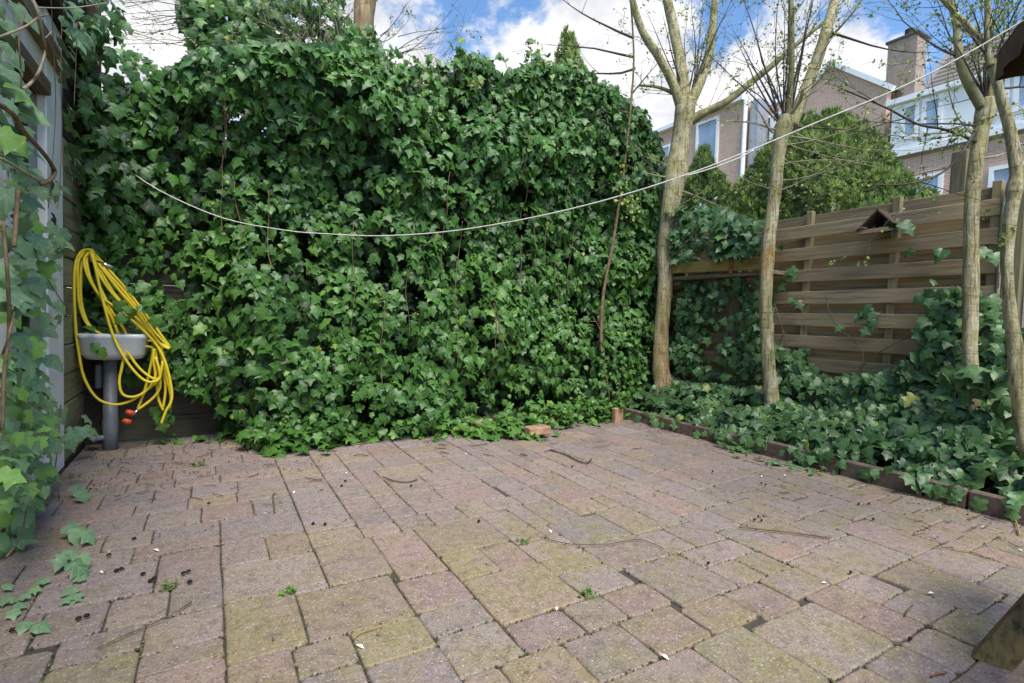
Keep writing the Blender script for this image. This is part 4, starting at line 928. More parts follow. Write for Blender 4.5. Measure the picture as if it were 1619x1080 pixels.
# ================================================================== TREES
def wpath(spec, dep):
    """(px, py, width in px [, depth offset]) along a limb -> points and radii"""
    P, Rr = [], []
    for q in spec:
        d = dep+(q[3] if len(q) > 3 else 0); P.append(at_d(q[0], q[1], d)); Rr.append(q[2]/2/FPX*d/math.sqrt(1+((q[0]-809.5)/FPX)**2))
    return spline(P, Rr, 5)
def shoot(mb, lv, r, p, d, L, rad, sub=2, leafy=.75, n=7, lsize=.017):
    """one bending shoot with side twigs and opening buds"""
    p = Vector(p); d = Vector(d).normalized(); pts = [p.copy()]; rads = [rad]
    bend = Vector((r.gauss(0, .12), r.gauss(0, .12), r.gauss(.05, .10)))
    for i in range(n):
        d = (d+bend/n*2+Vector((r.gauss(0, .07), r.gauss(0, .07), r.gauss(0, .07)))).normalized(); p = p+d*(L/n)
        pts.append(p.copy()); rads.append(max(.0009, rad*(1-.88*(i+1)/n)))
        if lv is not None and r.random() < leafy and i > 0:
            for _ in range(r.randint(1, 3)):
                nn = Vector((r.gauss(0, 1), r.gauss(0, 1), r.gauss(.3, 1))); lv.add(p+Vector((r.gauss(0, .008), r.gauss(0, .008), r.gauss(0, .008))), nn, d+Vector((r.gauss(0, .6), r.gauss(0, .6), r.gauss(0, .6))), lsize*r.uniform(.6, 1.4), r.random())
        if sub and r.random() < .55 and i > 0:
            sd = (d+Vector((r.gauss(0, .7), r.gauss(0, .7), r.gauss(.1, .6)))).normalized()
            shoot(mb, lv, r, p, sd, L*r.uniform(.25, .5), max(.0009, rads[-1]*.5), sub-1, leafy, 4, lsize)
    mb.tube(pts, rads, 5 if rad < .008 else 7, .4, cap=False)
def dirpx(px, py, q):  # unit direction in space for a pixel-space drift plus depth drift
    return (c_r*px-c_u*py+c_f*q).normalized()
def tree(name, label, base, dep, trunk, limbs, shoots, seed, bark='bark', orange=None, group='slim pale barked trees along the fence', leafy=.6, scar=None):
    t = thing(name, base, label, 'tree', group); r = random.Random(seed)
    p, rad = wpath(trunk, dep); p[0] = Vector((p[0].x, p[0].y, min(p[0].z, .02)))
    rad = [x*.88 for x in rad]; rad[0] *= 1.25; mb = MB(); mb.tube(p, rad, 14, 0, rough=.2, seed=seed)
    if orange:
        for i, v in enumerate(mb.v): mb.t[i] = sm(orange[1], orange[0], v[2])*(.55+.6*nz3(v[0]*14, v[1]*14, v[2]*3))
    if scar:
        for i, v in enumerate(mb.v): mb.t[i] = sm(scar[0], scar[0]+.06, v[2])*sm(scar[1], scar[1]-.06, v[2])*(.8 if nz3(v[0]*40, v[1]*40, v[2]*6) > -.1 else .2)
    obj('trunk', mb, M[bark], t, True)
    lv = Leaves(DART); tw = MB(); twp = MB()
    for sp, m_ in limbs:
        q, rd = wpath(sp, dep); rd = [x*.88 for x in rd]
        if sp[-1][1] < -25:      # the limb goes on above the frame
            d = (q[-1]-q[-4]).normalized()
            for k in range(1, 6):
                d = (d+Vector((r.gauss(0, .08), r.gauss(0, .08), .06))).normalized(); q.append(q[-1]+d*.22); rd.append(rd[-1]*.68)
            for k in range(5): shoot(tw, lv, r, q[-1-k], d+Vector((r.gauss(0, .5), r.gauss(0, .5), r.gauss(.2, .3))), r.uniform(.3, .6), .004, 1, leafy)
        b = MB(); b.tube(q, rd, 10, 0, rough=.12, seed=seed+sp[0][0]); obj('limb', b, M[m_], t, True)
        for i in range(3, len(q)-1, 2):
            if r.random() < .95:
                d = (q[i+1]-q[i-1]).normalized(); d = (d+Vector((r.gauss(0, .8), r.gauss(0, .8), r.gauss(.1, .5)))).normalized()
                shoot(tw, lv, r, q[i], d, r.uniform(.2, .6), .0032, 2, leafy)
    for s in shoots:
        a, b, dx, dy, q, Ln, w = s
        low = b > 200 and abs(dx) > .6
        shoot(twp if low else tw, lv, r, at_d(a, b, dep), dirpx(dx, dy, q), Ln, w*(.6 if low else .85)/2/FPX*dep, 2, .95 if low else leafy)
    tag(obj('twigs', tw, M['twig'], t, True), kind='stuff')
    if twp.v: tag(obj('pale_twigs', twp, M['twig_pale'], t, True), kind='stuff')
    if lv.P: tag(link('young_leaves', lv.mesh('young_leaves', M['young']), t), kind='stuff')
    return t
D1, D2, D3 = 5.20, 4.16, 3.12
rt = random.Random(77)
def fan(cx, cy, n, spread, lo, hi, w0, w1, tilt=0):
    o = []
    for k in range(n):
        a = (k+.5)/n*2-1; o.append((cx+a*8+rt.uniform(-3, 3), cy+rt.uniform(-4, 8), a*spread+tilt+rt.gauss(0, .12), -1, rt.uniform(-.4, .4), rt.uniform(lo, hi), rt.uniform(w0, w1)))
    return o
tree('slim_tree', 'first pale trunk from the corner, split and orange low down, with spreading limbs', at_d(1048, 640, D1), D1,
     [(1048, 650, 42), (1048, 612, 38), (1044, 580, 30), (1046, 530, 27), (1050, 470, 27), (1052, 400, 31), (1058, 340, 33), (1064, 300, 36), (1069, 272, 40), (1074, 240, 33), (1079, 205, 33), (1083, 180, 38), (1085, 160, 40)],
     [([(1078, 172, 20), (1062, 128, 17, -.05), (1040, 88, 15, -.1), (1016, 50, 14, -.15), (1000, 0, 12, -.2), (990, -60, 11, -.2)], 'bark'),
      ([(1082, 168, 24), (1080, 130, 22), (1074, 90, 20, .05), (1064, 40, 18, .1), (1054, -5, 17, .1), (1046, -60, 15, .1)], 'bark'),
      ([(1090, 165, 22), (1108, 128, 18), (1120, 90, 16, .1), (1127, 40, 14, .15), (1131, -10, 13, .15), (1134, -60, 12, .2)], 'bark'),
      ([(1092, 190, 20), (1118, 176, 15, -.05), (1150, 160, 14, -.1), (1190, 128, 13, -.15), (1225, 100, 11, -.2), (1262, 68, 8, -.25), (1310, 30, 6, -.3)], 'limb'),
      ([(1086, 170, 12), (1068, 150, 8), (1040, 138, 6), (1010, 135, 4)], 'limb')],
     fan(1090, 150, 12, .6, .5, 1.1, 3, 5)+[(1060, 280, -.9, .1, -.3, .5, 5), (1070, 300, .8, .3, -.3, .7, 4), (1060, 330, .7, -.2, -.4, .5, 4), (1065, 270, -1, -.5, -.2, .4, 4)], 31, orange=(.15, 1.9))
tree('slim_tree', 'second pale trunk with a scraped patch and a knobbly pollard head of dark shoots', at_d(1222, 668, D2), D2,
     [(1224, 668, 30), (1221, 640, 27), (1216, 590, 26), (1212, 530, 25), (1210, 470, 26), (1213, 410, 26), (1219, 350, 24), (1225, 300, 23), (1230, 250, 24), (1234, 222, 28), (1240, 200, 36), (1246, 188, 34)],
     [([(1250, 200, 28), (1262, 170, 24), (1276, 135, 23), (1292, 95, 22), (1306, 50, 21), (1318, 10, 19, .05), (1330, -50, 17, .1)], 'bark'),
      ([(1244, 195, 13), (1249, 150, 11, -.05), (1252, 90, 11, -.08), (1251, 30, 11, -.1), (1250, -50, 10, -.1)], 'limb'),
      ([(1240, 190, 8), (1262, 165, 7, -.1), (1270, 140, 6, -.15)], 'limb')],
     fan(1240, 192, 17, .5, .6, 1.25, 3, 5, -.12)+[(1225, 205, -1, -.25, -.2, .55, 6), (1222, 210, -.8, -.6, -.1, .4, 6), (1300, 70, .9, -.55, .1, .9, 5), (1310, 50, .8, .5, -.2, .8, 5), (1240, 230, 1, .1, -.5, .9, 4), (1235, 260, .8, -.15, -.3, .8, 4), (1238, 225, 1, .35, .1, .9, 4), (1242, 215, 1, .2, -.1, 1.0, 4), (1236, 250, 1, .3, .2, .8, 3), (1244, 205, .9, .5, .1, .9, 4), (1250, 200, 1, -.05, .1, 1.0, 4), (1235, 285, 1, -.1, 0, .8, 3), (1236, 300, .9, -.35, .1, .7, 3), (1220, 300, -.9, -.2, 0, .5, 3)], 57, scar=(at_d(1215, 440, D2).z, at_d(1215, 385, D2).z))
tree('slim_tree', 'third pale trunk, straight and smooth before the fence, forking below the parasol corner', at_d(1536, 640, D3), D3,
     [(1540, 690, 30), (1537, 640, 30), (1534, 580, 30), (1534, 520, 30), (1535, 460, 31), (1536, 400, 31), (1536, 340, 30), (1539, 290, 31), (1546, 240, 31), (1552, 205, 33), (1559, 175, 40), (1562, 158, 42)],
     [([(1553, 170, 24), (1535, 140, 20), (1521, 108, 18), (1515, 75, 17), (1512, 35, 16, .05), (1500, -10, 15, .1), (1490, -60, 14, .1)], 'limb'),
      ([(1566, 165, 20), (1566, 120, 14), (1564, 70, 13), (1562, 20, 13), (1560, -50, 12)], 'bark'),
      ([(1565, 72, 11), (1550, 60, 12), (1530, 40, 12), (1508, 18, 11), (1484, -8, 10), (1460, -40, 9)], 'bark'),
      ([(1545, 225, 10), (1520, 214, 7, -.1), (1490, 204, 6, -.15), (1450, 196, 5, -.2), (1400, 170, 4, -.25), (1330, 140, 3, -.3)], 'twig'),
      ([(1550, 195, 7), (1500, 265, 5, -.2), (1440, 290, 4, -.3), (1380, 292, 3, -.3)], 'twig')],
     fan(1560, 155, 14, .7, .4, .9, 3, 6)+[(1545, 205, -1, .15, -.2, .7, 5), (1540, 215, -.9, -.5, -.2, .6, 5), (1555, 250, 1, -.25, .1, .4, 7), (1548, 200, -1, -.2, 0, .8, 4), (1515, 90, -1, -.5, 0, .7, 4)], 83)
tree('slim_tree', 'crooked trunk at the far right edge with a swollen ring and sharp elbow', at_d(1630, 760, 2.75), 2.75,
     [(1640, 800, 34), (1630, 740, 32), (1618, 690, 30), (1611, 640, 29), (1607, 590, 30), (1604, 545, 31), (1598, 500, 27), (1593, 450, 24), (1592, 400, 24), (1597, 350, 27), (1602, 318, 28), (1604, 304, 36), (1606, 292, 36), (1607, 275, 27), (1603, 240, 25), (1594, 195, 23), (1583, 155, 22), (1575, 122, 23), (1573, 100, 26)],
     [([(1574, 105, 22), (1584, 82, 15), (1600, 58, 13, -.05), (1622, 28, 12, -.1), (1660, -20, 11, -.1)], 'bark'),
      ([(1566, 104, 18), (1562, 80, 12), (1560, 40, 10), (1562, -30, 9)], 'bark')],
     [(1596, 340, -.5, .8, 0, .14, 5), (1575, 110, -.5, -1, 0, .5, 5), (1580, 140, 1, -.1, .2, .4, 5), (1600, 230, 1, -.3, .2, .3, 6)], 19)
# sapling and hidden ivy-clad trunk
def thin_tree(name, label, dep, spec, mat, seed, shoots=(), leafy=.3, extra=None, base=None):
    t = thing(name, base or at_d(spec[0][0], spec[0][1], dep), label, 'tree'); r = random.Random(seed)
    q, rd = wpath(spec, dep); rd = [x*.75 for x in rd]; b = MB(); b.tube(q, rd, 9, 0, rough=.15, seed=seed); obj('trunk', b, M[mat], t, True)
    tw, lv = MB(), Leaves(DART)
    for a, bb, dx, dy, qq, Ln, w in shoots: shoot(tw, lv, r, at_d(a, bb, dep), dirpx(dx, dy, qq), Ln, w/2/FPX*dep, 2, leafy)
    if extra: extra(t, lv, r)
    if tw.v: tag(obj('twigs', tw, M['twig'], t, True), kind='stuff')
    if lv.P: tag(link('young_leaves', lv.mesh('young_leaves', M['young']), t), kind='stuff')
    return t
DS = 5.05
def tufts(t, lv, r):
    for a, b, n in ((982, 268, 34), (986, 292, 40), (990, 316, 44), (996, 340, 24), (975, 262, 18), (1000, 322, 24)):
        for _ in range(n): lv.add(at_d(a+r.gauss(0, 8), b+r.gauss(0, 6), DS-.03+r.gauss(0, .04)), (r.gauss(0, 1), -1, r.gauss(.5, 1)), (r.gauss(0, 1), 0, r.gauss(0, 1)), r.uniform(.02, .045), r.random())
thin_tree('sapling', 'thin dark sapling with yellowish tufts standing in front of the hedge near the corner', DS,
          [(950, 560, 7), (951, 500, 8), (956, 450, 7), (968, 390, 7), (976, 340, 6), (984, 290, 5), (992, 220, 5), (998, 160, 5), (1002, 100, 4), (1000, 40, 4), (994, -30, 3)], 'stem', 3,
          [(1000, 90, -1, -.15, -.2, .9, 4), (1001, 60, -.9, -.35, 0, 1.0, 4), (1000, 110, -1, .3, -.1, .8, 4), (996, 180, -.8, -.1, -.2, .6, 3), (998, 150, .6, -.8, 0, .5, 3), (985, 280, -.6, .5, -.3, .5, 3), (992, 215, .5, .8, -.3, .6, 3)], .3, tufts, (at_d(950, 560, DS).x, at_d(950, 560, DS).y, .05))
DT = 4.75
tt = thing('ivy_clad_tree', (at_d(575, 60, DT).x, at_d(575, 60, DT).y, .05), 'brown trunk rising out of the ivy at top left among bare twigs', 'tree')
q, rd = wpath([(560, 330, 40), (564, 220, 40), (568, 120, 38), (573, 60, 36), (577, 10, 34), (582, -60, 32)], DT); b = MB()
q = [Vector((q[0].x, q[0].y, .02))]+q+[q[-1]+Vector((.05, .02, .45)), q[-1]+Vector((.02, .06, .95)), q[-1]+Vector((.12, .05, 1.5))]; rd = [rd[0]]+rd+[rd[-1]*.8, rd[-1]*.5, .004]
b.tube(q, rd, 12, 0, rough=.2); obj('trunk', b, M['brownbark'], tt, True)
L = Leaves(IVY); ru = random.Random(14)
for poly, n, d0, d1, s0, s1, t0 in (([(285, -20), (540, -20), (552, 30), (548, 110), (440, 150), (330, 130), (300, 70)], 800, -.35, .25, .06, .11, .38), ([(520, 70), (556, 40), (590, 46), (622, 104), (640, 180), (540, 210), (470, 150)], 620, -.55, .0, .05, .085, .40),
                                    ([(285, -10), (420, -20), (420, 60), (310, 66), (283, 40)], 420, 0, .5, .07, .1, .15), ([(176, 60), (262, 104), (300, 92), (300, 120), (200, 120)], 60, -.2, .3, .06, .09, .5)):
    k = 0; xs = [p[0] for p in poly]; ys = [p[1] for p in poly]
    while k < n:
        a, bb = ru.uniform(min(xs), max(xs)), ru.uniform(min(ys), max(ys))
        if not inside(a, bb, poly): continue
        p = at_d(a, bb, DT+ru.uniform(d0, d1)); wall_leaf(L, ru, p, (0, -1, 0), ru.uniform(s0, s1), t0+ru.gauss(0, .14), True, .4, .6); k += 1
L.build(tt, M['ivy'], 220)
tw, tp, lv = MB(), MB(), Leaves(DART)
for k in range(30): shoot(tp if k % 3 else tw, lv, ru, at_d(ru.uniform(455, 555), ru.uniform(60, 130), DT-.25), dirpx(ru.gauss(-.1, .5), -1, ru.gauss(-.2, .3)), ru.uniform(.4, .9), .005, 2, .35)
for k in range(14): shoot(tw, lv, ru, at_d(ru.uniform(585, 640), ru.uniform(40, 150), DT-.1), dirpx(1, ru.uniform(-1.1, .1), ru.gauss(0, .3)), ru.uniform(.35, .8), .004, 2, .2)
for k in range(16): shoot(tw, lv, ru, at_d(ru.uniform(285, 330), ru.uniform(-10, 80), DT-.1), dirpx(-1, ru.uniform(-.3, .35), ru.gauss(0, .3)), ru.uniform(.5, .9), .004, 1, .15)
for k in range(10): shoot(tw, lv, ru, at_d(ru.uniform(180, 220), ru.uniform(-10, 60), DT-.6), dirpx(1, ru.uniform(-.1, .5), ru.gauss(0, .3)), ru.uniform(.3, .6), .003, 1, .1)
for k in range(5): shoot(tp, lv, ru, at_d(470+ru.uniform(-40, 30), 80+ru.uniform(-20, 20), DT-.3), dirpx(-1, ru.uniform(-.1, .35), -.3), ru.uniform(.5, .8), .004, 1, .9, lsize=.03)
for a, bb in ((690, 185), (650, 190), (700, 210), (560, 190), (760, 150)): shoot(tp, lv, ru, at_d(a, bb, 4.45), dirpx(ru.gauss(0, .6), ru.uniform(-.4, .6), -.3), ru.uniform(.25, .45), .003, 2, .9, lsize=.035)
tag(obj('twigs', tw, M['twig'], tt, True), kind='stuff'); tag(obj('pale_twigs', tp, M['twig_pale'], tt, True), kind='stuff')
tag(link('young_leaves', lv.mesh('young_leaves', M['young']), tt), kind='stuff')

# conifers over the fence
def conifer(name, label, x, y, z0, z1, R, n, seed, size=.15, spire=1.0, tint=.45, mat='thuja'):
    t = thing(name, (x, y, -.05), label, 'conifer'); r = random.Random(seed); L = Leaves(SPRAY)
    b = MB(); b.tube([(x, y, -.05), (x, y, z0), (x+.03, y, z1-.3)], [.10, .08, .02], 8, 0); obj('trunk', b, M['brownbark'], t, True)
    for i in range(n):
        u = r.random()**.8; a = r.uniform(0, 2*math.pi)
        prof = (1-u**(1.3/spire))**(.75 if spire > .6 else .62)*(.75+.25*sm(0, .15, u))+.03
        cl = nz3(math.cos(a)*2.2+seed, math.sin(a)*2.2, u*5.5)
        cl2 = nz3(math.cos(a)*6+seed, math.sin(a)*6, u*14)
        rad = R*prof*(1+.26*cl+.13*cl2)*(1-.35*r.random()**2.5)
        p = Vector((x+rad*math.cos(a), y+rad*math.sin(a), z0+(z1-z0)*u*(1+.05*cl)))
        out = Vector((math.cos(a), math.sin(a), .0)); side = Vector((-math.sin(a), math.cos(a), 0))
        tip = out*.55+Vector((0, 0, .9))+side*r.gauss(0, .45)
        nn = out*r.gauss(.2, .5)+side*r.choice((-1, 1))*r.uniform(.3, 1)+Vector((0, 0, r.gauss(0, .3)))
        if r.random() < .5: nn = out+side*r.gauss(0, .5)
        L.add(p, nn, tip, size*r.uniform(.6, 1.25), tint+.25*cl+.35*cl2+r.gauss(0, .15)+.1*u)  # recessed clumps tinted darker, shade between sprays put into colour
    tag(link('foliage', L.mesh('foliage', M[mat]), t), kind='stuff')
    return t
conifer('thuja', 'large rounded thuja bush rising behind the fence between second and third trunks', 6.75, 3.85, -.05, 3.62, 1.38, 30000, 3, .085, .55, .66)
conifer('thuja', 'smaller dark thuja between the first two trunks in front of the houses', 6.9, 5.75, 0, 3.75, .78, 8000, 5, .095, .8, .5)
conifer('thuja', 'low thuja shoulder left of the big bush behind the second trunk', 6.8, 5.0, 0, 3.0, .75, 7000, 6, .095, .8, .48)
conifer('cypress', 'pale green conifer tip poking above the middle of the ivy hedge', 4.3, 6.0, 0, 4.85, .75, 6000, 9, .10, .9, .5, 'cypress')

# ================================================================== OBJECTS
M['ceramic'] = plain('white_ceramic', (.60, .61, .61), .3, .5, .12, 5, .02)
M['pvc'] = plain('grey_pvc', (.15, .155, .165), .45, .4, .15, 8, .05)
M['chrome'] = plain('chrome', (.6, .6, .6), .18, .5, .1, 10, 0, 1)
M['hose'] = plain('yellow_hose_rubber', (.74, .56, .03), .42, .4, .14, 12, .05)
M['orange'] = plain('orange_plastic', (.62, .075, .02), .4, .4, .1, 12, 0)
M['cord'] = plain('white_cord', (.62, .60, .54), .7, .2, .2, 60, .2)
# wash basin
sk = thing('wash_basin', (-.535, 4.2, 0), 'small white wash basin with grey waste pipe in the left corner under the hose', 'basin')
def rrect(cx, cy, hx, hy, r, z, n=5):
    o = []
    for sx, sy, a0 in ((1, 1, 0), (-1, 1, 90), (-1, -1, 180), (1, -1, 270)):
        for i in range(n):
            a = R_(a0+90*i/(n-1)); o.append((cx+sx*(hx-r)+r*math.cos(a), cy+sy*(hy-r)+r*math.sin(a), z))
    return o
k = MB(); cx, cy = -.535, 4.225
rings = [rrect(cx, cy+.02, .10, .09, .06, .595), rrect(cx, cy+.01, .150, .130, .06, .605), rrect(cx, cy, .166, .150, .05, .64), rrect(cx, cy, .174, .160, .05, .735), rrect(cx, cy, .180, .166, .05, .742), rrect(cx, cy, .180, .166, .05, .762), rrect(cx, cy, .172, .158, .045, .768),
         rrect(cx, cy, .150, .125, .04, .762), rrect(cx, cy, .135, .11, .04, .70), rrect(cx, cy, .10, .08, .04, .64), rrect(cx, cy, .03, .03, .02, .632)]
n = len(rings[0]); vs = [p for r_ in rings for p in r_]
fs = [tuple(range(n-1, -1, -1))]+[(a*n+i, a*n+(i+1) % n, (a+1)*n+(i+1) % n, (a+1)*n+i) for a in range(len(rings)-1) for i in range(n)]+[tuple(range((len(rings)-1)*n, len(rings)*n))]
k.add(vs, fs); obj('bowl', k, M['ceramic'], sk, True)
k = MB(); k.box((cx-.17, 4.395, .69), (cx+.17, 4.44, .86), .012); obj('splashback', k, M['ceramic'], sk)
k = MB(); X = -.565; k.tube([(X, 4.22, -.02), (X, 4.22, .20), (X, 4.22, .205), (X, 4.22, .30), (X, 4.22, .302), (X, 4.22, .60)], [.044, .044, .041, .041, .037, .037], 16); obj('waste_pipe', k, M['pvc'], sk, True)
k = MB(); k.tube([(X, 4.22, .085), (X-.07, 4.18, .085)], .018, 10); k.tube([(X-.07, 4.18, .085), (X-.09, 4.168, .085)], .022, 10); obj('pipe_stub', k, M['pvc'], sk, True)
k = MB(); k.box((X-.085, 4.24, .40), (X-.045, 4.33, .56), .012); obj('trap_box', k, M['pvc'], sk)
# tap on the back wall
tp_ = thing('wall_tap', (-.6, 4.40, 1.2), 'chrome tap with a straight spout on the back wall carrying the yellow hose', 'tap')
k = MB(); k.tube([(-.66, 4.45, 1.235), (-.66, 4.20, 1.235)], .012, 10); obj('pipe', k, M['chrome'], tp_, True)
k = MB(); p0, p1 = at_y(152, 414, 4.17), at_y(181, 423, 4.17); k.tube([p0, p1], .012, 10); obj('spout', k, M['chrome'], tp_, True)
k = MB(); k.tube([(-.66, 4.20, 1.22), (-.66, 4.20, 1.275)], .016, 10); k.tube([(-.685, 4.2, 1.285), (-.635, 4.2, 1.285)], .008, 8); obj('handle', k, M['chrome'], tp_, True)
# hose
hz_ = thing('garden_hose', at_y(155, 400, 4.12), 'yellow garden hose looped in loose coils over the tap and the basin', 'hose')
def zc(p): return 80+p[0]/3.086, 370+p[1]/3.086
ST = [([(205, 78), (160, 80), (125, 130), (115, 250), (122, 450), (138, 580), (163, 700), (225, 800), (310, 832), (390, 815), (450, 775), (520, 720), (540, 680)], 0),
      ([(205, 80), (160, 100), (148, 200), (150, 330), (180, 430), (230, 480), (330, 515), (480, 520), (560, 545), (580, 560)], .03),
      ([(200, 85), (165, 120), (180, 200), (240, 300), (320, 360), (420, 440), (500, 520), (550, 600), (580, 700), (592, 800), (560, 870), (540, 925)], -.03),
      ([(195, 82), (215, 150), (240, 260), (270, 380), (300, 480), (340, 570), (400, 660), (460, 715), (510, 720), (535, 690), (512, 600)], -.05),
      ([(205, 80), (230, 180), (300, 290), (390, 380), (480, 470), (540, 540), (578, 560)], 0),
      ([(215, 120), (260, 180), (330, 270), (400, 350), (470, 450), (540, 560), (560, 680), (587, 790), (580, 850)], .04),
      ([(210, 100), (270, 180), (350, 270), (430, 370), (500, 470), (575, 550)], .06), ([(215, 96), (285, 175), (365, 265), (440, 360), (515, 460), (585, 556)], .08),
      ([(240, 260), (300, 380), (360, 470), (370, 530), (350, 640), (335, 720), (350, 780), (400, 795), (460, 770), (510, 700), (502, 620), (505, 560)], -.02),
      ([(260, 490), (330, 520), (400, 540), (480, 550), (500, 570), (480, 680), (460, 760), (425, 855)], .02), ([(425, 858), (500, 800), (535, 740), (522, 640), (510, 560)], .0),
      ([(205, 84), (175, 110), (195, 220), (255, 330), (300, 410), (345, 520), (420, 640), (490, 700), (530, 700), (548, 620)], -.02), ([(212, 108), (250, 190), (310, 290), (385, 375), (455, 460), (520, 545), (548, 640), (560, 760), (548, 850)], .05),
      ([(222, 130), (290, 215), (350, 300), (420, 390), (490, 490), (545, 560)], .07), ([(170, 82), (135, 140), (134, 280), (145, 360), (172, 430), (210, 470)], .02), ([(550, 862), (525, 800), (522, 720), (545, 640), (540, 560)], .03)]
for pts, o in ST:
    k = MB(); w = [at_y(*zc(p), 4.10+o+(.10 if p[1] < 160 else 0)*sm(160, 80, p[1])) for p in pts]; w = spline(w, None, 5)
    k.tube(w, .0083, 8); obj('hose_loop', k, M['hose'], hz_, True)
a, b_ = at_y(*zc((425, 858)), 4.1), at_y(*zc((400, 885)), 4.1)
k = MB(); k.tube([a, b_], .008, 8); obj('nozzle', k, M['chrome'], hz_, True)
for p in ((388, 872), (372, 915)):
    c = at_y(*zc(p), 4.1); k = MB(); k.tube([c+Vector((-.022, 0, .012)), c, c+Vector((.024, 0, -.004))], [.012, .019, .013], 9); obj('connector', k, M['orange'], hz_, True)

# clothes line
LA, LB = at_d(185, 255, 3.45), at_d(1700, -20, 1.95)
def on_line(px, py):
    d = ray(px, py); n = Vector((LB.y-LA.y, LA.x-LB.x, 0)); return EYE+d*((LA-EYE).dot(n)/d.dot(n))
LINE = [(185, 255), (250, 300), (350, 344), (450, 364), (520, 370), (600, 373), (700, 367), (800, 352), (900, 331), (1000, 304), (1100, 271), (1200, 232), (1300, 190), (1400, 149), (1500, 101), (1619, 32), (1700, -20)]
k = MB(); k.tube(spline([on_line(*p) for p in LINE], None, 4), .0031, 6)
k.tube(spline([on_line(a, b) for a, b in ((1085, 278), (1110, 271), (1140, 261), (1170, 249), (1192, 237))], None, 4), .0031, 6)
tag(obj('clothes_line', k, M['cord'], None, True), 'white cord clothes line sagging across the yard in front of the hedge', 'line')

# parasol whose corner enters the frame top right
M['canopy'] = plain('brown_parasol_cloth', (.115, .070, .040), .9, .1, .25, 12, .3)
P1 = at_d(1577, 86, 2.3); zr = P1.z; P2 = at_z(1640, 2, zr); e1 = (P2-P1); e1.z = 0; e1.normalize()
e2 = Vector((-e1.y, e1.x, 0))
if e2.dot(c_r) < 0: e2 = -e2
W_ = .72; ctr = P1+(e1+e2)*W_/2
pr_ = thing('parasol', (ctr.x, ctr.y, 0), 'brown cloth parasol, only one drooping corner with its valance at the top right', 'parasol')
cs = [P1, P1+e1*W_, P1+(e1+e2)*W_, P1+e2*W_]; apex = ctr+Vector((0, 0, .45)); k = MB()
for i in range(4):
    a, b = cs[i], cs[(i+1) % 4]
    k.add([a, b, apex, a+Vector((0, 0, .006)), b+Vector((0, 0, .006)), apex+Vector((0, 0, .006))], [(0, 1, 2), (5, 4, 3)])
obj('canopy', k, M['canopy'], pr_)
for i in range(4):
    a, b = cs[i], cs[(i+1) % 4]; k = MB(); N_ = 12
    for s in range(N_+1):
        q = a.lerp(b, s/N_); wv = .012*math.sin(s*1.9); n_ = Vector((-(b-a).y, (b-a).x, 0)).normalized()
        k.v += [tuple(q), tuple(q+n_*wv+Vector((0, 0, -.115)))]; k.t += [.5]*2; k.uv += [(0, 0)]*2
    k.f = [(2*s, 2*s+2, 2*s+3, 2*s+1) for s in range(N_)]; obj('valance', k, M['canopy'], pr_)
    k = MB(); k.beam(apex-Vector((0, 0, .03)), a-Vector((0, 0, .02)), .018, .025); obj('rib', k, M['brown_beam'], pr_)
pp = P1+(e1+e2)*(W_+.12); k = MB(); k.tube([(pp.x, pp.y, .03), (pp.x, pp.y, apex.z+.30)], .022, 10)
obj('arm', (lambda q: (q.tube([(pp.x, pp.y, apex.z+.28), (ctr.x, ctr.y, apex.z+.10), (ctr.x, ctr.y, apex.z)], .016, 8), q)[1])(MB()), M['brown_beam'], pr_, True); obj('pole', k, M['brown_beam'], pr_, True)
k = MB(); k.tube([(pp.x, pp.y, 0), (pp.x, pp.y, .05), (pp.x, pp.y, .06)], [.22, .22, .1], 20); obj('base', k, M['pvc'], pr_)

# picnic bench leg, bottom right
bl = at_z(1537, 1040, .004); br_ = at_z(1601, 1062, .004)
ex = (br_-bl); ex.z = 0; wleg = ex.length; ex.normalize(); ey = Vector((-ex.y, ex.x, 0))
if ey.dot(c_f) < 0: ey = -ey
top = at_z(1619, 944, .0); up_ = Vector((0, 0, 1))
bench = thing('garden_bench', bl, 'mossy dark timber bench leg, one slanted plank end standing at the bottom right', 'bench')
s_ = .42; sl = (c_r*.80+Vector((0, 0, 1.0))); sl = sl/sl.z
k = MB(); vs = []
for yy in (0, .045):
    for base_, t in ((bl, 0), (br_, 0), (br_, s_), (bl, s_)): vs.append(base_+ey*yy+sl*t)
k.add(vs, [(0, 1, 2, 3), (7, 6, 5, 4), (0, 4, 5, 1), (1, 5, 6, 2), (2, 6, 7, 3), (3, 7, 4, 0)]); obj('leg', k, M['bench'], bench)
k = MB(); k.v = [tuple(Vector(v)-c_f*.0+ey*-1.0) for v in vs]; k.f = [(0, 1, 2, 3), (7, 6, 5, 4), (0, 4, 5, 1), (1, 5, 6, 2), (2, 6, 7, 3), (3, 7, 4, 0)]; k.t = [.5]*8; k.uv = [(0, 0)]*8
obj('leg', k, M['bench'], bench)
q = bl+sl*s_+ex*wleg*.5; k = MB(); k.beam(q+ey*.25+up_*.022, q-ey*1.25+up_*.022, .24, .04, bev=.005); obj('seat', k, M['bench'], bench)

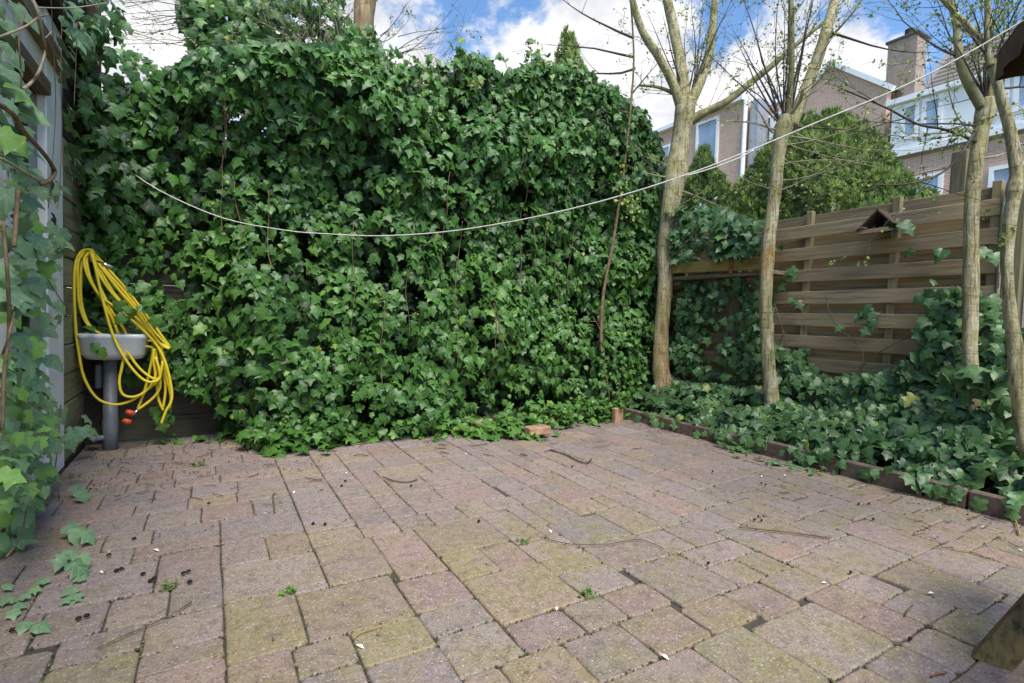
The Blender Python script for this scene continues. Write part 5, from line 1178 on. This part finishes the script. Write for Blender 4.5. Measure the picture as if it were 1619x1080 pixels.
# loose bricks at the foot of the hedge
M['obrick'] = plain('old_orange_brick', (.33, .20, .125), .9, .2, .4, 18, .6)
for (a, b, rz, lab) in ((672, 646, .1, 'pale orange brick half covered by ivy, nearest the middle of the hedge foot'), (762, 668, .5, 'mossy brown brick lying low among creeping ivy at the hedge foot'),
                        (832, 646, -.3, 'broken orange brick showing above small ivy leaves right of centre'), (976, 655, 1.5, 'upright terracotta brick at the far right end of the hedge foot'), (850, 678, -.05, 'flat paving brick on edge beside the creeping ivy tuft')):
    p = at_z(a, b+8, .03) if b != 655 else at_z(a, 664, .03)
    k = MB(); u = Vector((math.cos(rz), math.sin(rz), 0)); v_ = Vector((-u.y, u.x, 0))
    if b == 655: k.obox(p+Vector((0, 0, .04)), (1, 0, 0), (0, 1, 0), (0, 0, 1), .05, .03, .075, .008)
    else: k.obox(p+Vector((0, 0, .03)), u, v_, (0, 0, 1), .10, .048, .032, .008)
    tag(obj('brick', k, M['obrick']), lab, 'brick', 'old bricks along the hedge foot')

# fallen twigs, cones, petals, weeds
def surf(p, h): return Vector((p.x, p.y, h))
rd_ = random.Random(41)
M['fallen'] = plain('fallen_twig', (.13, .085, .05), .85, .2, .4, 30, .3); M['reed'] = plain('pale_straw', (.33, .22, .10), .8, .2, .3, 30, .2); M['darkcone'] = plain('dark_cone', (.028, .020, .016), .9, .2, .4, 60, .5)
M['petal'] = plain('white_petal', (.70, .70, .62), .6, .2, .1, 30, 0)
def litter(pts, w, mat, lab, grp=None, name='twig'):
    P = [surf(at_z(a, b, .006), .008+.004*rd_.random()) for a, b in pts]; d = pix(P[0])[2]
    k = MB(); k.tube(spline(P, None, 4), max(.0010, w*.55/2/FPX*d), 6, rough=.3); o = obj(name, k, M[mat], None, True); return tag(o, lab, 'twig', grp)
litter([(155, 1026), (200, 1005), (235, 990), (270, 975), (303, 953)], 4, 'fallen', 'long reddish twig lying across the pavers at the lower left')
litter([(1168, 835), (1220, 840), (1270, 846), (1314, 852)], 4, 'fallen', 'long straight brown twig pointing at the crumbled paver corner')
litter([(870, 712), (895, 720), (915, 730), (928, 733), (935, 727)], 4, 'twig', 'dark twig with hooked tip beside the creeping ivy tuft')
litter([(1577, 788), (1594, 806), (1606, 826), (1612, 846)], 4, 'reed', 'curved pale pink stem bent down from the kerb at the right edge')
litter([(1505, 869), (1535, 873), (1555, 880), (1570, 882)], 4, 'reed', 'longest straw coloured stalk on the pavers near the right edge')
litter([(434, 780), (431, 786), (433, 800), (434, 811)], 4, 'fallen', 'short rusty stick with a bent dark end on the left pavers')
litter([(605, 755), (625, 762), (645, 763), (660, 759)], 3, 'twig', 'thin curved twig on the pavers below the hedge foot')
litter([(855, 850), (900, 862), (960, 862), (1010, 855), (1050, 868)], 2, 'twig', 'long thin dark stem trailing over the pale grey paver')
litter([(560, 1012), (568, 1004), (590, 996), (606, 991)], 3, 'reed', 'short pale bent stalk on the yellow paver in front')
litter([(1431, 976), (1436, 966), (1443, 958)], 4, 'fallen', 'small dark brown stick on the pinkish paver at lower right')
litter([(1472, 1071), (1482, 1067), (1497, 1065)], 6, 'rust', 'stubby red brown stick at the bottom beside the bench leg')
for k_ in range(46):   # catkin stalks and sticks under the trees at right
    a, b = rd_.uniform(1440, 1612), rd_.uniform(800, 872)
    if rd_.random() < .35: a, b = rd_.uniform(1230, 1500), rd_.uniform(745, 800)
    L_ = rd_.uniform(8, 22); an = rd_.uniform(-.5, .5)
    litter([(a, b), (a+L_*.5, b+L_*.5*math.sin(an)+rd_.uniform(-1, 1)), (a+L_, b+L_*math.sin(an))], rd_.uniform(1.6, 3), rd_.choice(('fallen', 'fallen', 'reed', 'twig')), 'short dry stalk among those scattered on the pavers along the right kerb', 'dry stalks along the right kerb')
for k_ in range(40):
    a, b = rd_.uniform(150, 520), rd_.uniform(700, 800)
    L_ = rd_.uniform(5, 26); an = rd_.uniform(-.6, .6)
    litter([(a, b), (a+L_*.5, b+L_*.25*math.sin(an)+rd_.uniform(-1, 1)), (a+L_, b+L_*.5*math.sin(an))], rd_.uniform(1.2, 2.6), rd_.choice(('fallen', 'twig', 'twig')), 'small dark twig among those littering the pavers below the basin and hedge', 'dark twigs below the hedge')
for k_ in range(26):
    a, b = rd_.uniform(380, 1000), rd_.uniform(695, 722)
    L_ = rd_.uniform(5, 26); an = rd_.uniform(-.6, .6)
    litter([(a, b), (a+L_*.5, b+L_*.25*math.sin(an)+rd_.uniform(-1, 1)), (a+L_, b+L_*.5*math.sin(an))], rd_.uniform(1.2, 2.4), rd_.choice(('fallen', 'reed', 'twig')), 'bit of stalk lying in the litter strip right at the hedge foot', 'stalks at the hedge foot')
def cone_(a, b, s):
    p = at_z(a, b, .004); k = MB(); k.tube([p+Vector((-s, 0, .004)), p+Vector((-s*.3, 0, .008)), p+Vector((s*.4, s*.2, .008)), p+Vector((s, s*.3, .004))], [s*.3, s*.8, s*.75, s*.25], 7, rough=.5, seed=a)
    tag(obj('alder_cone', k, M['darkcone'], None, False), 'tiny dark alder cone dropped on the pavers', 'cone', 'alder cones scattered over the pavers')
for a, b in ((124, 981), (137, 977), (184, 905), (192, 902), (238, 921), (244, 917), (290, 909), (298, 906), (300, 923), (757, 826), (905, 739), (514, 831), (1120, 893), (1345, 908), (1193, 824), (1199, 819), (1204, 825), (1204, 766), (1211, 768), (1127, 747), (1439, 1014), (1358, 799), (1374, 798), (1381, 823), (650, 770), (540, 770), (546, 762), (495, 830), (212, 854), (330, 798), (1150, 712), (1180, 722), (172, 880), (226, 910), (20, 1000)): cone_(a, b, .0072)
k_ = 0
for a, b in ((1204, 753), (870, 840), (569, 1022), (880, 962), (1303, 922), (1472, 938), (737, 718), (548, 748), (465, 778), (1240, 752), (1555, 834), (1613, 870), (247, 870), (160, 905), (1050, 1038)):
    p = at_z(a, b, .006); k = MB(); an = rd_.uniform(0, 3); s = rd_.uniform(.010, .016); u = Vector((math.cos(an), math.sin(an), .15)); v_ = Vector((-u.y, u.x, 0))
    k.add([p-u*s, p-u*s*.2+v_*s*.45+Vector((0, 0, .004)), p+u*s, p-u*s*.2-v_*s*.45+Vector((0, 0, .004)), p+Vector((0, 0, .007))], [(0, 3, 4), (3, 2, 4), (2, 1, 4), (1, 0, 4)])
    tag(obj('petal', k, M['petal']), 'single pale petal lying on the pavers', 'petal', 'pale petals scattered over the pavers')
WE = [(455, 940, 'weed tuft in the joint above the big orange paver', 12), (930, 943, 'weed tuft at the corner of the mossy orange paver', 12), (826, 859, 'weed in the open joint beside the broken paver', 9), (267, 931, 'pale green weed tuft on the pavers at lower left', 16),
      (310, 737, 'bright green weed alone on the pavers before the basin', 14), (1300, 745, 'trailing weed on the pavers under the kerb at right', 26), (345, 690, 'leggy weed with pale stalks left of the hedge foot', 22), (265, 685, 'dark weed under the hanging hose end', 18)]
for a, b, lab, n in WE:
    p = at_z(a, b, 0); L = Leaves(DART); d = pix(p)[2]
    sp = {1300: (.09, .07), 345: (.06, .05), 265: (.05, .05)}.get(a, (.02, .012))
    for _ in range(n*2): L.add(p+Vector((rd_.gauss(0, sp[0]*.7), rd_.gauss(0, sp[1]*.7), rd_.uniform(0, .02 if a not in (345, 265) else .10))), (rd_.gauss(0, .7), rd_.gauss(0, .7), 1), (rd_.gauss(0, 1), rd_.gauss(0, 1), .5), rd_.uniform(.009, .020), rd_.random())
    tag(link('weed', L.mesh('weed', M['grassy'])), lab, 'weed', 'weeds in the paving')
# hedge-foot leaf litter and grit: too fine to count
k = MB(); rg = random.Random(6)
for _ in range(2200):
    t = rg.random()
    if t < .45: x, y = rg.uniform(-.7, .6), rg.uniform(3.2, 4.4)
    elif t < .75: x, y = rg.uniform(.3, 3.4), 3.75+rg.gauss(0, .16)
    else: y = rg.uniform(.7, 3.8); x = 3.48-abs(rg.gauss(0, .12))
    if rg.random() < .15: x, y = rg.uniform(-.6, 3.4), rg.uniform(.8, 3.7)
    s = rg.uniform(.002, .008); an = rg.uniform(0, 6.3); u = Vector((math.cos(an), math.sin(an), rg.uniform(-.3, .3)))*s; v_ = Vector((-u.y, u.x, rg.uniform(0, s)))*.6
    c = Vector((x, y, .009)); k.add([c-u, c-v_, c+u, c+v_+Vector((0, 0, s*.5))], [(0, 1, 2), (0, 2, 3)], rg.random())
M['grit'] = plain('leaf_litter', (.14, .10, .07), .95, .1, .6, 80, 0)
tag(obj('leaf_litter', k, M['grit']), 'brown leaf litter and grit gathered along the walls and kerb', 'litter', None, 'stuff')

k = MB(); rg = random.Random(16)
wts = [(1/pix(((p[1][0]+p[1][2])/2, (p[1][1]+p[1][3])/2, 0))[2])**1.5*((p[1][2]-p[1][0])+(p[1][3]-p[1][1])) for p in pav]
for _ in range(5200):
    r4 = rg.choices(pav, wts)[0][1]; e = rg.randrange(4); t = rg.random()
    if noise.noise(Vector((r4[0]*3+t, r4[1]*3, e))) < -.05: continue
    x = r4[0]+(r4[2]-r4[0])*t if e < 2 else (r4[0] if e == 2 else r4[2]); y = r4[1]+(r4[3]-r4[1])*t if e > 1 else (r4[1] if e == 0 else r4[3])
    s = rg.uniform(.0018, .0048); c = Vector((x+rg.gauss(0, .0025), y+rg.gauss(0, .0025), -.003)); a0 = rg.uniform(0, 6.3)
    vs = [c+Vector((math.cos(a0+i*1.257), math.sin(a0+i*1.257), 0))*s*rg.uniform(.7, 1.5) for i in range(5)]+[c+Vector((0, 0, rg.uniform(.003, .0065)))]
    k.add(vs, [(i, (i+1) % 5, 5) for i in range(5)], rg.random())
def moss_mat():
    m, nt, b = mat_base('joint_moss'); N = NT(nt)
    N.l(N.ramp(N.attr('tint').outputs['Fac'], [(0, (.035, .028, .02)), (.45, (.08, .065, .045)), (.6, (.07, .085, .025)), (.85, (.11, .13, .035)), (1, (.22, .18, .13))]), b.inputs['Base Color']); b.inputs['Roughness'].default_value = .95
    return m
tag(obj('joint_moss', k, moss_mat(), patio), None, None, None, 'stuff')
